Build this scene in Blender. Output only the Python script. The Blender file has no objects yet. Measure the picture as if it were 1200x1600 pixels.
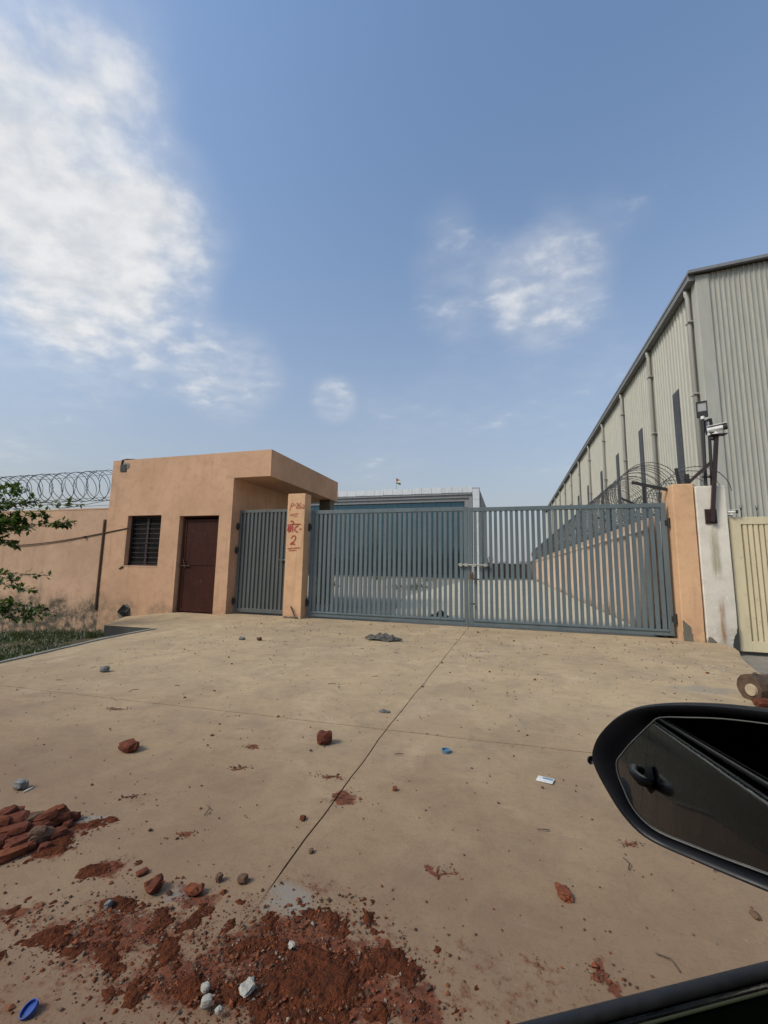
import bpy, math, random
from mathutils import Vector, Matrix, noise as mnoise
random.seed(7)
SC = bpy.context.scene
COL = SC.collection
R = math.radians

# ------------------------------------------------------------------ camera
FPX, PITCH, ROLL, YAW, EYE = 650.0, R(7.5), 0.0166, R(16.8), 1.2
EX = Vector((math.cos(YAW), math.sin(YAW), 0)); FH = Vector((-math.sin(YAW), math.cos(YAW), 0)); EZ = Vector((0, 0, 1))
CF = FH * math.cos(PITCH) + EZ * math.sin(PITCH)
U0 = -FH * math.sin(PITCH) + EZ * math.cos(PITCH)
CR = EX * math.cos(ROLL) + U0 * math.sin(ROLL)
CU = U0 * math.cos(ROLL) - EX * math.sin(ROLL)
CAM = Vector((0, 0, EYE))
cd = bpy.data.cameras.new('camera'); cam = bpy.data.objects.new('camera', cd); COL.objects.link(cam)
m = Matrix.Identity(4)
for i in range(3):
    m[i][0], m[i][1], m[i][2], m[i][3] = CR[i], CU[i], -CF[i], CAM[i]
cam.matrix_world = m
cd.sensor_fit = 'HORIZONTAL'; cd.sensor_width = 36.0; cd.lens = 36.0 * FPX / 1200.0
cd.clip_start = 0.02; cd.clip_end = 3000
SC.camera = cam

def ray(x, y): return CF + CR * ((x - 600) / FPX) + CU * ((800 - y) / FPX)
def gp(x, y, z=0.0):
    d = ray(x, y); return CAM + d * ((z - EYE) / d.z)
def yp(x, y, Y):
    d = ray(x, y); return CAM + d * (Y / d.y)
def xp(x, y, X):
    d = ray(x, y); return CAM + d * (X / d.x)

# ------------------------------------------------------------------ light
SUN_EL = R(43)
saz = R(-116)                                  # measured from the camera's heading, negative = left
sdir = (EX * math.sin(saz) + FH * math.cos(saz)) * math.cos(SUN_EL) + EZ * math.sin(SUN_EL)
sl = bpy.data.lights.new('sun', 'SUN'); so = bpy.data.objects.new('sun', sl); COL.objects.link(so)
sl.energy = 2.0; sl.angle = R(16); sl.color = (1.0, 0.93, 0.82)
so.rotation_euler = (-sdir).to_track_quat('-Z', 'Y').to_euler(); so.location = (-20, -10, 30)

SC.view_settings.view_transform = 'Standard'; SC.view_settings.look = 'None'
SC.view_settings.exposure = 0.25; SC.view_settings.gamma = 1.0
SC.view_settings.use_curve_mapping = False

W = bpy.data.worlds.new('World'); SC.world = W; W.use_nodes = True
NT = W.node_tree; NT.nodes.clear()

class G:
    """small node-graph helper"""
    def __init__(s, nt): s.nt = nt
    def n(s, t, **k):
        o = s.nt.nodes.new(t)
        for a, b in k.items(): setattr(o, a, b)
        return o
    def put(s, sock, v):
        if isinstance(v, bpy.types.NodeSocket): s.nt.links.new(v, sock)
        elif v is not None:
            if hasattr(sock.default_value, '__len__') and not hasattr(v, '__len__'): v = [v] * len(sock.default_value)
            if hasattr(v, '__len__') and len(sock.default_value) == 4 and len(v) == 3: v = (*v, 1)
            sock.default_value = v
    def math(s, op, a, b=None, c=None, clamp=False):
        o = s.n('ShaderNodeMath', operation=op, use_clamp=clamp)
        for i, v in enumerate((a, b, c)):
            if v is not None: s.put(o.inputs[i], v)
        return o.outputs[0]
    def vec(s, op, a, b=None, out=0):
        o = s.n('ShaderNodeVectorMath', operation=op)
        s.put(o.inputs[0], a)
        if b is not None:
            s.put(o.inputs['Scale' if op == 'SCALE' else 1], b)
        return o.outputs[out]
    def noise(s, v, scale, detail=4, rough=.55, dist=0, lac=2.0):
        o = s.n('ShaderNodeTexNoise'); s.put(o.inputs['Vector'], v); o.inputs['Scale'].default_value = scale
        o.inputs['Detail'].default_value = detail; o.inputs['Roughness'].default_value = rough
        o.inputs['Distortion'].default_value = dist; o.inputs['Lacunarity'].default_value = lac
        return o.outputs[0]
    def ramp(s, v, lo, hi, a=0.0, b=1.0, smooth=True):
        o = s.n('ShaderNodeMapRange', interpolation_type='SMOOTHSTEP' if smooth else 'LINEAR')
        s.put(o.inputs[0], v); o.inputs[1].default_value = lo; o.inputs[2].default_value = hi
        o.inputs[3].default_value = a; o.inputs[4].default_value = b
        return o.outputs[0]
    def mix(s, f, a, b, mode='MIX'):
        o = s.n('ShaderNodeMix', data_type='RGBA', blend_type=mode)
        s.put(o.inputs[0], f); s.put(o.inputs[6], a); s.put(o.inputs[7], b)
        return o.outputs[2]

g = G(NT)
tc = g.n('ShaderNodeTexCoord').outputs['Generated']
D = g.vec('NORMALIZE', tc)
sx = g.n('ShaderNodeSeparateXYZ'); NT.links.new(D, sx.inputs[0]); DZ = sx.outputs[2]
sky = g.n('ShaderNodeTexSky', sky_type='NISHITA'); sky.sun_disc = False
sky.sun_elevation = SUN_EL; sky.sun_rotation = math.atan2(sdir.x, sdir.y)
sky.air_density = 1.3; sky.dust_density = 2.5; sky.ozone_density = 2.0; sky.altitude = 200
# clouds: one high broken layer, drifting in streaks
zz = g.math('ADD', g.math('MAXIMUM', DZ, 0.0), 0.16)
inv = g.math('DIVIDE', 1.0, zz)
P2 = g.vec('SCALE', D, inv)
cx = g.n('ShaderNodeMapping'); cx.inputs['Rotation'].default_value = (0, 0, R(-38)); cx.inputs['Scale'].default_value = (1.0, 1.25, 0.0)
NT.links.new(P2, cx.inputs[0])
n1 = g.noise(cx.outputs[0], 2.3, 8, .56, .25)
n2 = g.noise(cx.outputs[0], 10, 6, .56, .1)
nb = g.math('ADD', g.math('MULTIPLY', n1, .62), g.math('MULTIPLY', n2, .38))
nlow = g.noise(P2, .55, 2, .5)
cov = g.ramp(nlow, .35, .75, -.14, .06)
# the cloud banks one sees (directions in the sky) : px, py, radius in degrees, strength
def bank(px, py, deg, a):
    global cov
    d = ray(px, py).normalized()
    dt = g.vec('DOT_PRODUCT', D, tuple(d), out=1)
    k = g.ramp(dt, math.cos(R(deg)), math.cos(R(deg * .15)), 0.0, a)
    cov = g.math('ADD', cov, k)
for b in [(10, 130, 16, .24), (130, 240, 13, .17), (240, 400, 9, .24), (110, 410, 9, .17), (-60, 300, 17, .16), (320, 330, 7, .15), (200, 40, 8, .10), (130, 330, 5, -.10), (30, 300, 5, -.08),
          (365, 585, 8, .22), (250, 550, 4, .12), (150, 500, 9, .10), (520, 625, 4, .20), (60, 600, 9, .05), (20, 540, 24, .10), (180, 480, 14, .05),
          (850, 450, 8, .25), (700, 450, 7, .09), (780, 350, 9, .05), (690, 320, 5, .07), (900, 290, 6, .08), (1010, 260, 6, .03), (1150, 310, 8, .0), (1100, 420, 10, -.12),
          (480, 300, 9, -.16), (560, 120, 14, -.2), (600, 520, 9, -.1), (860, 130, 14, -.12), (1080, 90, 12, -.12)]:
    bank(*b)
cd_ = g.ramp(g.math('ADD', nb, cov), .53, .98, 0.0, 1.0)
veil = g.math('MULTIPLY', g.ramp(g.math('ADD', cov, g.math('MULTIPLY', n1, .25)), .06, .52, 0.0, .55), g.ramp(n2, .25, .6, .6, 1.0))
cd_ = g.math('MAXIMUM', cd_, veil)
cd_ = g.math('MULTIPLY', cd_, g.ramp(DZ, .02, .22, 0.0, 1.0))
cd_ = g.math('MULTIPLY', cd_, .93)
ccol = g.mix(g.ramp(n2, .3, .7), (4.7, 4.85, 5.05), (6.0, 6.0, 6.0))
skyc = g.mix(1.0, sky.outputs[0], (1.10, 1.22, 1.29), 'MULTIPLY')
hz = g.math('POWER', g.math('SUBTRACT', 1.0, g.math('MAXIMUM', DZ, 0.0), clamp=True), 2.0)
hz = g.math('MULTIPLY_ADD', hz, .96, .0)
skyh = g.mix(hz, skyc, (2.9, 2.85, 2.98))
fin = g.mix(cd_, skyh, ccol)
bg = g.n('ShaderNodeBackground'); bg.inputs[1].default_value = 0.12
NT.links.new(fin, bg.inputs[0])
wo = g.n('ShaderNodeOutputWorld'); NT.links.new(bg.outputs[0], wo.inputs[0])

# ------------------------------------------------------------------ mesh helpers
class MB:
    def __init__(s): s.v = []; s.f = []
    def add(s, vs, fs):
        o = len(s.v); s.v += [tuple(p) for p in vs]; s.f += [tuple(i + o for i in q) for q in fs]; return s
    def box(s, x0, x1, y0, y1, z0, z1, M=None):
        vs = [Vector((x, y, z)) for z in (z0, z1) for y in (y0, y1) for x in (x0, x1)]
        if M: vs = [M @ p for p in vs]
        return s.add(vs, [(0, 2, 3, 1), (4, 5, 7, 6), (0, 1, 5, 4), (2, 6, 7, 3), (0, 4, 6, 2), (1, 3, 7, 5)])
    def tube(s, pts, r, n=6, cap=True):
        pts = [Vector(p) for p in pts]; rings = []; rr = r if hasattr(r, '__len__') else [r] * len(pts)
        up = None
        for i, p in enumerate(pts):
            t = (pts[min(i + 1, len(pts) - 1)] - pts[max(i - 1, 0)])
            if t.length < 1e-9: t = Vector((0, 0, 1))
            t.normalize()
            if up is None:
                up = t.cross(Vector((0, 0, 1)))
                if up.length < .1: up = t.cross(Vector((1, 0, 0)))
            a = (up - t * up.dot(t)); a.normalize(); b = t.cross(a); up = a
            rings.append([p + (a * math.cos(2 * math.pi * k / n) + b * math.sin(2 * math.pi * k / n)) * rr[i] for k in range(n)])
        vs = [q for ring in rings for q in ring]; fs = []
        for i in range(len(pts) - 1):
            for k in range(n):
                k2 = (k + 1) % n
                fs.append((i * n + k, i * n + k2, (i + 1) * n + k2, (i + 1) * n + k))
        if cap: fs += [tuple(range(n))[::-1], tuple((len(pts) - 1) * n + k for k in range(n))]
        return s.add(vs, fs)
    def bar(s, a, b, w, h=None):
        """square-section bar from a to b"""
        h = h or w; a = Vector(a); b = Vector(b); t = (b - a).normalized()
        u = t.cross(Vector((0, 0, 1)))
        if u.length < .1: u = Vector((1, 0, 0))
        u.normalize(); v = t.cross(u)
        vs = [p + u * sx_ * w / 2 + v * sy_ * h / 2 for p in (a, b) for sx_, sy_ in ((-1, -1), (1, -1), (1, 1), (-1, 1))]
        return s.add(vs, [(3, 2, 1, 0), (4, 5, 6, 7), (0, 1, 5, 4), (1, 2, 6, 5), (2, 3, 7, 6), (3, 0, 4, 7)])
    def prism(s, poly, z0, z1):
        n = len(poly); vs = [(p[0], p[1], z0) for p in poly] + [(p[0], p[1], z1) for p in poly]
        fs = [tuple(range(n))[::-1], tuple(range(n, 2 * n))] + [(k, (k + 1) % n, n + (k + 1) % n, n + k) for k in range(n)]
        return s.add(vs, fs)
    def lathe(s, prof, n, M=None):
        """prof: (r, z) list, open"""
        vs = []; fs = []
        for (r_, z_) in prof:
            for k in range(n):
                a = 2 * math.pi * k / n; p = Vector((r_ * math.cos(a), r_ * math.sin(a), z_)); vs.append(M @ p if M else p)
        for i in range(len(prof) - 1):
            for k in range(n):
                k2 = (k + 1) % n; fs.append((i * n + k, i * n + k2, (i + 1) * n + k2, (i + 1) * n + k))
        return s.add(vs, fs)
    def mesh(s, name, mat, off=Vector((0, 0, 0)), smooth=False):
        me = bpy.data.meshes.new(name); me.from_pydata([Vector(p) - off for p in s.v], [], s.f)
        if mat: me.materials.append(mat)
        if smooth: me.polygons.foreach_set('use_smooth', [True] * len(me.polygons))
        me.update(); return me

def wloc(o):
    v = Vector((0, 0, 0))
    while o is not None: v = v + o.location; o = o.parent
    return v
def root(name, label, cat, loc=(0, 0, 0), group=None, rz=0):
    o = bpy.data.objects.new(name, None); COL.objects.link(o); o.location = loc; o.rotation_euler[2] = rz
    o.empty_display_size = .1
    return tag(o, label, cat, group)
def tag(o, label, cat, group=None):
    o['label'] = label; o['category'] = cat
    if group: o['group'] = group
    return o
def part(name, mb, mat, parent=None, smooth=False, local=False, bevel=0, at=None):
    """mb in world coordinates (or in the parent's own when local); at = where the object's origin goes when it is top-level"""
    off = Vector((0, 0, 0)); loc = Vector((0, 0, 0))
    if parent is not None and not local: off = wloc(parent)
    if at is not None: off = Vector(at); loc = Vector(at)
    o = bpy.data.objects.new(name, mb.mesh(name, mat, off, smooth)); COL.objects.link(o)
    o.parent = parent; o.location = loc
    if bevel:
        b = o.modifiers.new('bevel', 'BEVEL'); b.width = bevel; b.segments = 2; b.limit_method = 'ANGLE'; b.angle_limit = R(40)
    return o
def inst(name, me, parent, loc, rot=(0, 0, 0), scale=(1, 1, 1)):
    o = bpy.data.objects.new(name, me); COL.objects.link(o); o.parent = parent
    o.location = loc; o.rotation_euler = rot; o.scale = scale; return o
def structure(o): o['kind'] = 'structure'; return o
def stuff(o): o['kind'] = 'stuff'; return o

# ------------------------------------------------------------------ materials
def base_mat(name):
    M = bpy.data.materials.new(name); M.use_nodes = True; nt = M.node_tree; nt.nodes.clear()
    q = G(nt); b = q.n('ShaderNodeBsdfPrincipled'); o = q.n('ShaderNodeOutputMaterial'); nt.links.new(b.outputs[0], o.inputs[0])
    return M, q, b
def wpos(q): return q.n('ShaderNodeNewGeometry').outputs['Position']
def opos(q): return q.n('ShaderNodeTexCoord').outputs['Object']
def bump(q, b, h, strength=.3, dist=.01):
    o = q.n('ShaderNodeBump'); o.inputs['Strength'].default_value = strength; o.inputs['Distance'].default_value = dist
    q.put(o.inputs['Height'], h); q.nt.links.new(o.outputs[0], b.inputs['Normal'])

def simple(name, col, col2=None, scale=6, rough=.6, metal=0, bs=.15, bscale=60, spec=None, coat=0, bd=.004):
    M, q, b = base_mat(name); p = opos(q)
    nz = q.noise(p, scale, 5, .6)
    c2 = col2 or tuple(x * .72 for x in col)
    q.put(b.inputs['Base Color'], q.mix(q.ramp(nz, .3, .7), col, c2))
    q.put(b.inputs['Roughness'], q.ramp(q.noise(p, scale * 3, 3), .3, .7, max(rough - .08, 0.02), min(rough + .1, 1)))
    b.inputs['Metallic'].default_value = metal
    if spec is not None: b.inputs['Specular IOR Level'].default_value = spec
    if coat: b.inputs['Coat Weight'].default_value = coat; b.inputs['Coat Roughness'].default_value = .04
    if bs: bump(q, b, q.noise(p, bscale, 4), bs, bd)
    return M

def plaster(name, c1, c2, grime=(.20, .15, .10), gr=.5, damp=True, rough=.85, streak=.42):
    """painted cement plaster: cloudy paint, rain streaks, trowel relief, damp mould patches that start at the foot"""
    M, q, b = base_mat(name); p = wpos(q)
    col = q.mix(q.ramp(q.noise(p, .9, 5, .6), .3, .72), c1, c2)
    col = q.mix(q.ramp(q.noise(p, 4, 7, .7, .4), .45, .75, 0, .55), col, tuple(x * .78 for x in c2))
    col = q.mix(q.ramp(q.noise(p, 24, 5, .7), .55, .75, 0, .3), col, tuple(x * .7 for x in c2))
    mp = q.n('ShaderNodeMapping'); mp.inputs['Scale'].default_value = (5, 5, .35); q.nt.links.new(p, mp.inputs[0])
    st = q.ramp(q.noise(mp.outputs[0], 1.3, 5, .6), .56, .80, 0, streak)
    col = q.mix(st, col, grime)
    # scuffs / small chips
    col = q.mix(q.ramp(q.noise(p, 17, 3, .5), .69, .74, 0, .55), col, tuple(min(1, x * 1.25) for x in c1))
    if damp:
        sp = q.n('ShaderNodeSeparateXYZ'); q.nt.links.new(p, sp.inputs[0])
        hh = q.math('ADD', sp.outputs[2], q.math('MULTIPLY', q.noise(p, 1.7, 6, .68), -1.5))
        hh = q.math('ADD', hh, q.math('MULTIPLY', q.noise(p, .35, 2, .5), -.5))
        d = q.ramp(hh, -1.15, -.62, 1.0, 0.0)
        d = q.math('MULTIPLY', d, q.ramp(q.noise(p, 6, 6, .7), .35, .6, .25, 1))
        col = q.mix(q.math('MULTIPLY', d, gr), col, (.075, .065, .045))
    q.put(b.inputs['Base Color'], col); b.inputs['Roughness'].default_value = rough
    b.inputs['Specular IOR Level'].default_value = .2
    h = q.math('ADD', q.math('MULTIPLY', q.noise(p, 3.2, 5, .6), 1.0), q.math('MULTIPLY', q.noise(p, 45, 4, .6), .16))
    bump(q, b, h, .55, .02)
    return M

PEACH = plaster('peach_plaster', (.60, .365, .225), (.49, .295, .18))
PEACH_POST = plaster('peach_post_plaster', (.68, .42, .24), (.57, .345, .195), gr=.3)
WALLP = plaster('wall_plaster', (.55, .35, .225), (.44, .28, .18), gr=1.0)
SIDEP = plaster('side_wall_plaster', (.60, .43, .30), (.44, .31, .215), grime=(.12, .10, .08), gr=1.0, streak=.8)
CREAMP = plaster('pilaster_plaster', (.66, .50, .36), (.56, .42, .30), gr=.9)
WHITEP = plaster('white_plaster', (.72, .67, .57), (.60, .55, .46), grime=(.42, .36, .26), gr=.35)
SLABM = plaster('roof_slab_plaster', (.56, .37, .235), (.48, .31, .20), damp=False)
BARECEM = plaster('bare_cement', (.19, .17, .135), (.12, .108, .085), grime=(.07, .06, .05), damp=False)
ENDW = plaster('brown_wall_plaster', (.30, .22, .16), (.23, .17, .12), damp=False)
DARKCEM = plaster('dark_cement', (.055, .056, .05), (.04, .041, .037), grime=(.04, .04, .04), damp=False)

def steel(name, c, c2, rough=.5, rust=.0, metal=0.0, spec=.4):
    M, q, b = base_mat(name); p = wpos(q)
    mp = q.n('ShaderNodeMapping'); mp.inputs['Scale'].default_value = (3, 3, .6); q.nt.links.new(p, mp.inputs[0])
    col = q.mix(q.ramp(q.noise(mp.outputs[0], 1.6, 5, .6), .3, .75), c, c2)
    col = q.mix(q.ramp(q.noise(p, 9, 6, .7), .55, .8, 0, .35), col, tuple(x * 1.3 + .003 for x in c))     # dust film
    if rust:
        col = q.mix(q.math('MULTIPLY', q.ramp(q.noise(p, 11, 6, .7), .60, .66), rust), col, (.11, .045, .02))
    q.put(b.inputs['Base Color'], col); q.put(b.inputs['Roughness'], q.ramp(q.noise(p, 14, 4), .3, .7, rough - .1, rough + .15))
    b.inputs['Metallic'].default_value = metal; b.inputs['Specular IOR Level'].default_value = spec
    bump(q, b, q.noise(p, 30, 4, .6), .12, .004)
    return M
GATE = steel('grey_gate_paint', (.122, .152, .16), (.094, .12, .127), .45, .35)
GATE2 = steel('grey_sheet_paint', (.10, .108, .103), (.075, .082, .078), .5, .3)
DOORM = steel('brown_door_paint', (.050, .015, .009), (.032, .010, .007), .62, .6, 0, .15)
DARKST = steel('dark_maroon_steel', (.035, .018, .017), (.022, .013, .013), .5, .4)
BLACKST = steel('black_steel', (.02, .02, .02), (.03, .027, .025), .55, .4)
RUST = steel('rusty_steel', (.10, .05, .028), (.055, .028, .018), .75, .8)
RAZOR = steel('galvanised_wire', (.12, .12, .12), (.07, .068, .062), .5, .6, .5)
CREAMG = steel('cream_gate_paint', (.64, .55, .355), (.55, .47, .30), .5, .2)
WHITEPL = simple('white_plastic', (.7, .7, .68), (.6, .6, .58), 8, .4, bs=0)
CLAD = steel('cladding_sheet', (.43, .415, .345), (.38, .368, .305), .5, 0, 0)
CLADG = steel('gable_cladding_sheet', (.42, .41, .35), (.365, .36, .305), .5, 0, 0)
TRIMG = steel('grey_trim', (.20, .20, .19), (.155, .155, .15), .5)
PIPEM = steel('grey_pipe', (.36, .35, .31), (.30, .29, .26), .5)
LOUV = steel('dark_louvre', (.075, .075, .075), (.05, .05, .052), .5)
ALU = steel('silver_panel', (.62, .63, .63), (.52, .53, .54), .35, 0, .35)
DGREY = steel('dark_grey_panel', (.10, .105, .11), (.075, .08, .085), .45)
MGREY = steel('mid_grey_panel', (.22, .225, .23), (.18, .185, .19), .45)

def blob_sum(q, p, blobs, warp):
    """soft ellipses on the ground, their outline broken up by noise; (x, y, rx, ry, rot, strength)"""
    tot = None
    for (x, y, rx, ry, ro, a) in blobs:
        mp = q.n('ShaderNodeMapping', vector_type='TEXTURE'); mp.inputs['Location'].default_value = (x, y, 0)
        mp.inputs['Rotation'].default_value = (0, 0, ro); mp.inputs['Scale'].default_value = (rx, ry, 1000)
        q.nt.links.new(warp, mp.inputs[0])
        l = q.vec('LENGTH', mp.outputs[0], out=1)
        k = q.ramp(l, .15, 1.25, a, 0.0)
        tot = k if tot is None else q.math('MAXIMUM', tot, k)
    return tot

def G2(x, y): v = gp(x, y); return (v.x, v.y)
def blob(px, py, rx, ry, ro, a): x, y = G2(px, py); return (x, y, rx, ry, ro, a + (.30 if .35 < a < .8 and rx < .14 else 0))
SOILB = [blob(500, 1535, .30, .22, .1, 1.0), blob(420, 1470, .30, .13, .5, .74), blob(180, 1455, .36, .15, .35, .66), blob(330, 1540, .34, .12, .2, .7),
         blob(60, 1310, .20, .12, .5, .9), blob(130, 1290, .18, .06, .7, .75), blob(75, 1332, .12, .05, .4, .7), blob(165, 1360, .11, .05, .5, .5),
         blob(535, 1248, .105, .075, 0, .75), blob(512, 1213, .10, .02, .1, .75), blob(392, 1168, .06, .03, 0, .75), blob(378, 1199, .06, .02, .3, .6),
         blob(182, 1108, .09, .03, .1, .6), blob(286, 1306, .06, .03, .5, .6), blob(690, 1360, .06, .03, 0, .45), blob(600, 1475, .22, .03, -.1, .45),
         blob(940, 1525, .06, .04, 0, .6), blob(20, 1425, .13, .05, .4, .45), blob(650, 1570, .13, .07, 0, .5), blob(240, 1250, .2, .09, .6, .22),
         blob(985, 1318, .05, .02, .2, .4), blob(300, 1400, .12, .06, 0, .55), blob(850, 1510, .10, .04, 0, .35), blob(205, 1245, .05, .02, .5, .5),
         blob(480, 1420, .5, .25, .2, .28), blob(200, 1500, .7, .35, .3, .32), blob(800, 1560, .5, .2, 0, .25)]

def concrete_mat():
    M, q, b = base_mat('driveway_concrete'); p = wpos(q)
    col = q.mix(q.ramp(q.noise(p, .45, 6, .62, .4), .3, .72), (.47, .345, .20), (.35, .255, .15))
    col = q.mix(q.ramp(q.noise(p, 2.2, 7, .7, .6), .42, .72, 0, .75), col, (.27, .205, .135))
    col = q.mix(q.ramp(q.noise(p, 1.1, 6, .7, .9), .50, .70, 0, .65), col, (.53, .40, .25))
    col = q.mix(q.ramp(q.noise(p, 9, 7, .75, .3), .46, .72, 0, .5), col, (.25, .19, .12))
    col = q.mix(q.ramp(q.noise(p, 24, 6, .75), .52, .70, 0, .4), col, (.22, .165, .11))
    # broom streaks
    mp = q.n('ShaderNodeMapping'); mp.inputs['Rotation'].default_value = (0, 0, R(24)); mp.inputs['Scale'].default_value = (1.2, 16, 1); q.nt.links.new(p, mp.inputs[0])
    stn = q.noise(mp.outputs[0], 1.6, 7, .72, .15)
    col = q.mix(q.ramp(stn, .52, .75, 0, .28), col, (.23, .175, .12))
    col = q.mix(q.ramp(stn, .48, .26, 0, .22), col, (.50, .41, .29))
    # grains and specks
    col = q.mix(q.ramp(q.noise(p, 60, 5, .75), .54, .68, 0, .5), col, (.18, .145, .11))
    col = q.mix(q.ramp(q.noise(p, 130, 2, .5), .68, .73, 0, .6), col, (.09, .065, .05))
    col = q.mix(q.ramp(q.noise(p, 55, 2, .5), .70, .75, 0, .5), col, (.55, .49, .40))
    mp2 = q.n('ShaderNodeMapping'); mp2.inputs['Rotation'].default_value = (0, 0, R(-52)); mp2.inputs['Scale'].default_value = (1.0, 26, 1); q.nt.links.new(p, mp2.inputs[0])
    col = q.mix(q.math('MULTIPLY', q.ramp(q.noise(mp2.outputs[0], 1.1, 6, .7, .1), .60, .72), q.ramp(q.noise(p, .8, 3, .5), .45, .6, 0, .45)), col, (.50, .43, .33))
    # pale cement wash patches and oil-dark smears
    col = q.mix(q.math('MULTIPLY', q.ramp(q.noise(p, 3.3, 6, .72, 1.2), .62, .74), .45), col, (.20, .165, .125))
    # red dust over the near slabs, darkened to paint in the foreground light falloff
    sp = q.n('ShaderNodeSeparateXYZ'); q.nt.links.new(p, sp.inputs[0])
    dust_shade = q.ramp(q.math('ADD', sp.outputs[1], q.math('MULTIPLY', q.math('SUBTRACT', q.noise(p, 1.3, 5, .65), .5), 3.0)), .3, 4.8, .85, 0)
    col = q.mix(dust_shade, col, (.165, .096, .06))
    # red brick dust
    wv = q.n('ShaderNodeTexNoise'); wv.inputs['Scale'].default_value = 9; wv.inputs['Detail'].default_value = 6; q.nt.links.new(p, wv.inputs['Vector'])
    wof = q.vec('SCALE', q.vec('SUBTRACT', wv.outputs['Color'], (.5, .5, .5)), .22)
    warp = q.vec('ADD', p, wof)
    s_ = blob_sum(q, p, SOILB, warp)
    nn = q.math('ADD', q.math('MULTIPLY', q.noise(p, 30, 7, .75), .6), q.math('MULTIPLY', q.noise(p, 9, 5, .7), .4))
    dust = q.ramp(q.math('ADD', s_, q.math('MULTIPLY', q.math('SUBTRACT', nn, .5), 2.6)), .22, .62, 0, .95)
    dust = q.math('MULTIPLY', dust, q.ramp(s_, .0, .12))
    rc = q.mix(q.ramp(q.noise(p, 40, 4, .6), .35, .65), (.165, .048, .022), (.085, .030, .017))
    col = q.mix(dust, col, rc)
    # cement dust patches
    cem = blob_sum(q, p, [blob(455, 1405, .16, .10, .3, .9), blob(150, 1278, .13, .05, .6, .7), blob(280, 1395, .09, .05, .2, .5), blob(1100, 1078, .60, .28, .1, .75)], warp)
    cem = q.math('MULTIPLY', q.ramp(q.math('ADD', cem, q.math('MULTIPLY', q.math('SUBTRACT', nn, .5), 1.4)), .35, .9, 0, .75), q.ramp(cem, 0, .15))
    col = q.mix(cem, col, (.235, .215, .18))
    q.put(b.inputs['Base Color'], col); b.inputs['Roughness'].default_value = .9; b.inputs['Specular IOR Level'].default_value = .2
    h = q.math('ADD', q.math('MULTIPLY', q.noise(p, 7, 6, .7), .6), q.math('MULTIPLY', q.noise(p, 90, 4, .7), .25))
    bump(q, b, h, .5, .012)
    return M
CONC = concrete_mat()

def ground_mat(name, a, c, d, scale=1.0, bs=.6):
    M, q, b = base_mat(name); p = wpos(q)
    col = q.mix(q.ramp(q.noise(p, .5 * scale, 6, .65), .3, .7), a, c)
    col = q.mix(q.ramp(q.noise(p, 4 * scale, 7, .7), .45, .75, 0, .8), col, d)
    col = q.mix(q.ramp(q.noise(p, 45, 4, .7), .58, .72, 0, .5), col, tuple(x * .5 for x in d))
    q.put(b.inputs['Base Color'], col); b.inputs['Roughness'].default_value = .95; b.inputs['Specular IOR Level'].default_value = .15
    bump(q, b, q.math('ADD', q.noise(p, 12, 6, .7), q.math('MULTIPLY', q.noise(p, 70, 3, .6), .4)), bs, .02)
    return M
EARTH = ground_mat('bare_earth', (.13, .105, .065), (.09, .075, .045), (.055, .055, .03))
YARDM = ground_mat('yard_gravel', (.30, .275, .225), (.24, .22, .18), (.17, .155, .125))
YROAD = ground_mat('yard_concrete', (.50, .45, .34), (.44, .395, .30), (.38, .34, .26), .6, .2)
NEIGH = ground_mat('side_concrete', (.27, .245, .20), (.21, .19, .155), (.14, .125, .10))
KERBM = ground_mat('kerb_cement', (.26, .245, .20), (.20, .19, .16), (.13, .12, .10))

def leafmat(name, a, c, trans=.35):
    M, q, b = base_mat(name); inf = q.n('ShaderNodeNewGeometry').outputs['Random Per Island']
    col = q.mix(inf, a, c); col = q.mix(q.ramp(q.noise(opos(q), 3, 3), .4, .7, 0, .5), col, tuple(x * .65 for x in a))
    q.put(b.inputs['Base Color'], col); b.inputs['Roughness'].default_value = .45
    tr = q.n('ShaderNodeBsdfTranslucent'); q.put(tr.inputs[0], q.mix(.5, col, (.16, .24, .03)))
    ms = q.n('ShaderNodeMixShader'); ms.inputs[0].default_value = trans
    out = [n_ for n_ in q.nt.nodes if n_.type == 'OUTPUT_MATERIAL'][0]
    q.nt.links.new(b.outputs[0], ms.inputs[1]); q.nt.links.new(tr.outputs[0], ms.inputs[2]); q.nt.links.new(ms.outputs[0], out.inputs[0])
    return M
LEAF = leafmat('sapling_leaf', (.035, .068, .016), (.075, .125, .022))
LEAFD = leafmat('far_leaf', (.022, .035, .016), (.035, .05, .02), .2)
GRASSM = leafmat('grass_blade', (.028, .05, .014), (.055, .07, .022), .2)
BARK = simple('bark', (.10, .075, .05), (.06, .045, .03), 14, .9, bs=.6, bscale=40)
BRICK = simple('broken_brick', (.145, .046, .026), (.085, .031, .02), 22, .92, bs=.9, bscale=70, spec=.1)
BRICKO = simple('orange_brick', (.20, .066, .032), (.12, .042, .024), 22, .92, bs=.9, bscale=70, spec=.1)
BRICKB = simple('brown_brick', (.16, .10, .065), (.10, .055, .035), 22, .92, bs=.9, bscale=70, spec=.1)
SOIL = simple('red_soil', (.125, .038, .017), (.058, .022, .013), 30, .97, bs=1.0, bscale=120, spec=.05, bd=.01)
GSTONE = simple('grey_stone', (.20, .20, .185), (.12, .12, .11), 30, .9, bs=.7, bscale=80, spec=.1)
WSTONE = simple('pale_stone', (.42, .395, .34), (.28, .26, .22), 30, .9, bs=.7, bscale=80, spec=.1)
CRUMBM, q_, b_ = base_mat('crumb_mix')
rr_ = q_.n('ShaderNodeNewGeometry').outputs['Random Per Island']
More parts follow.
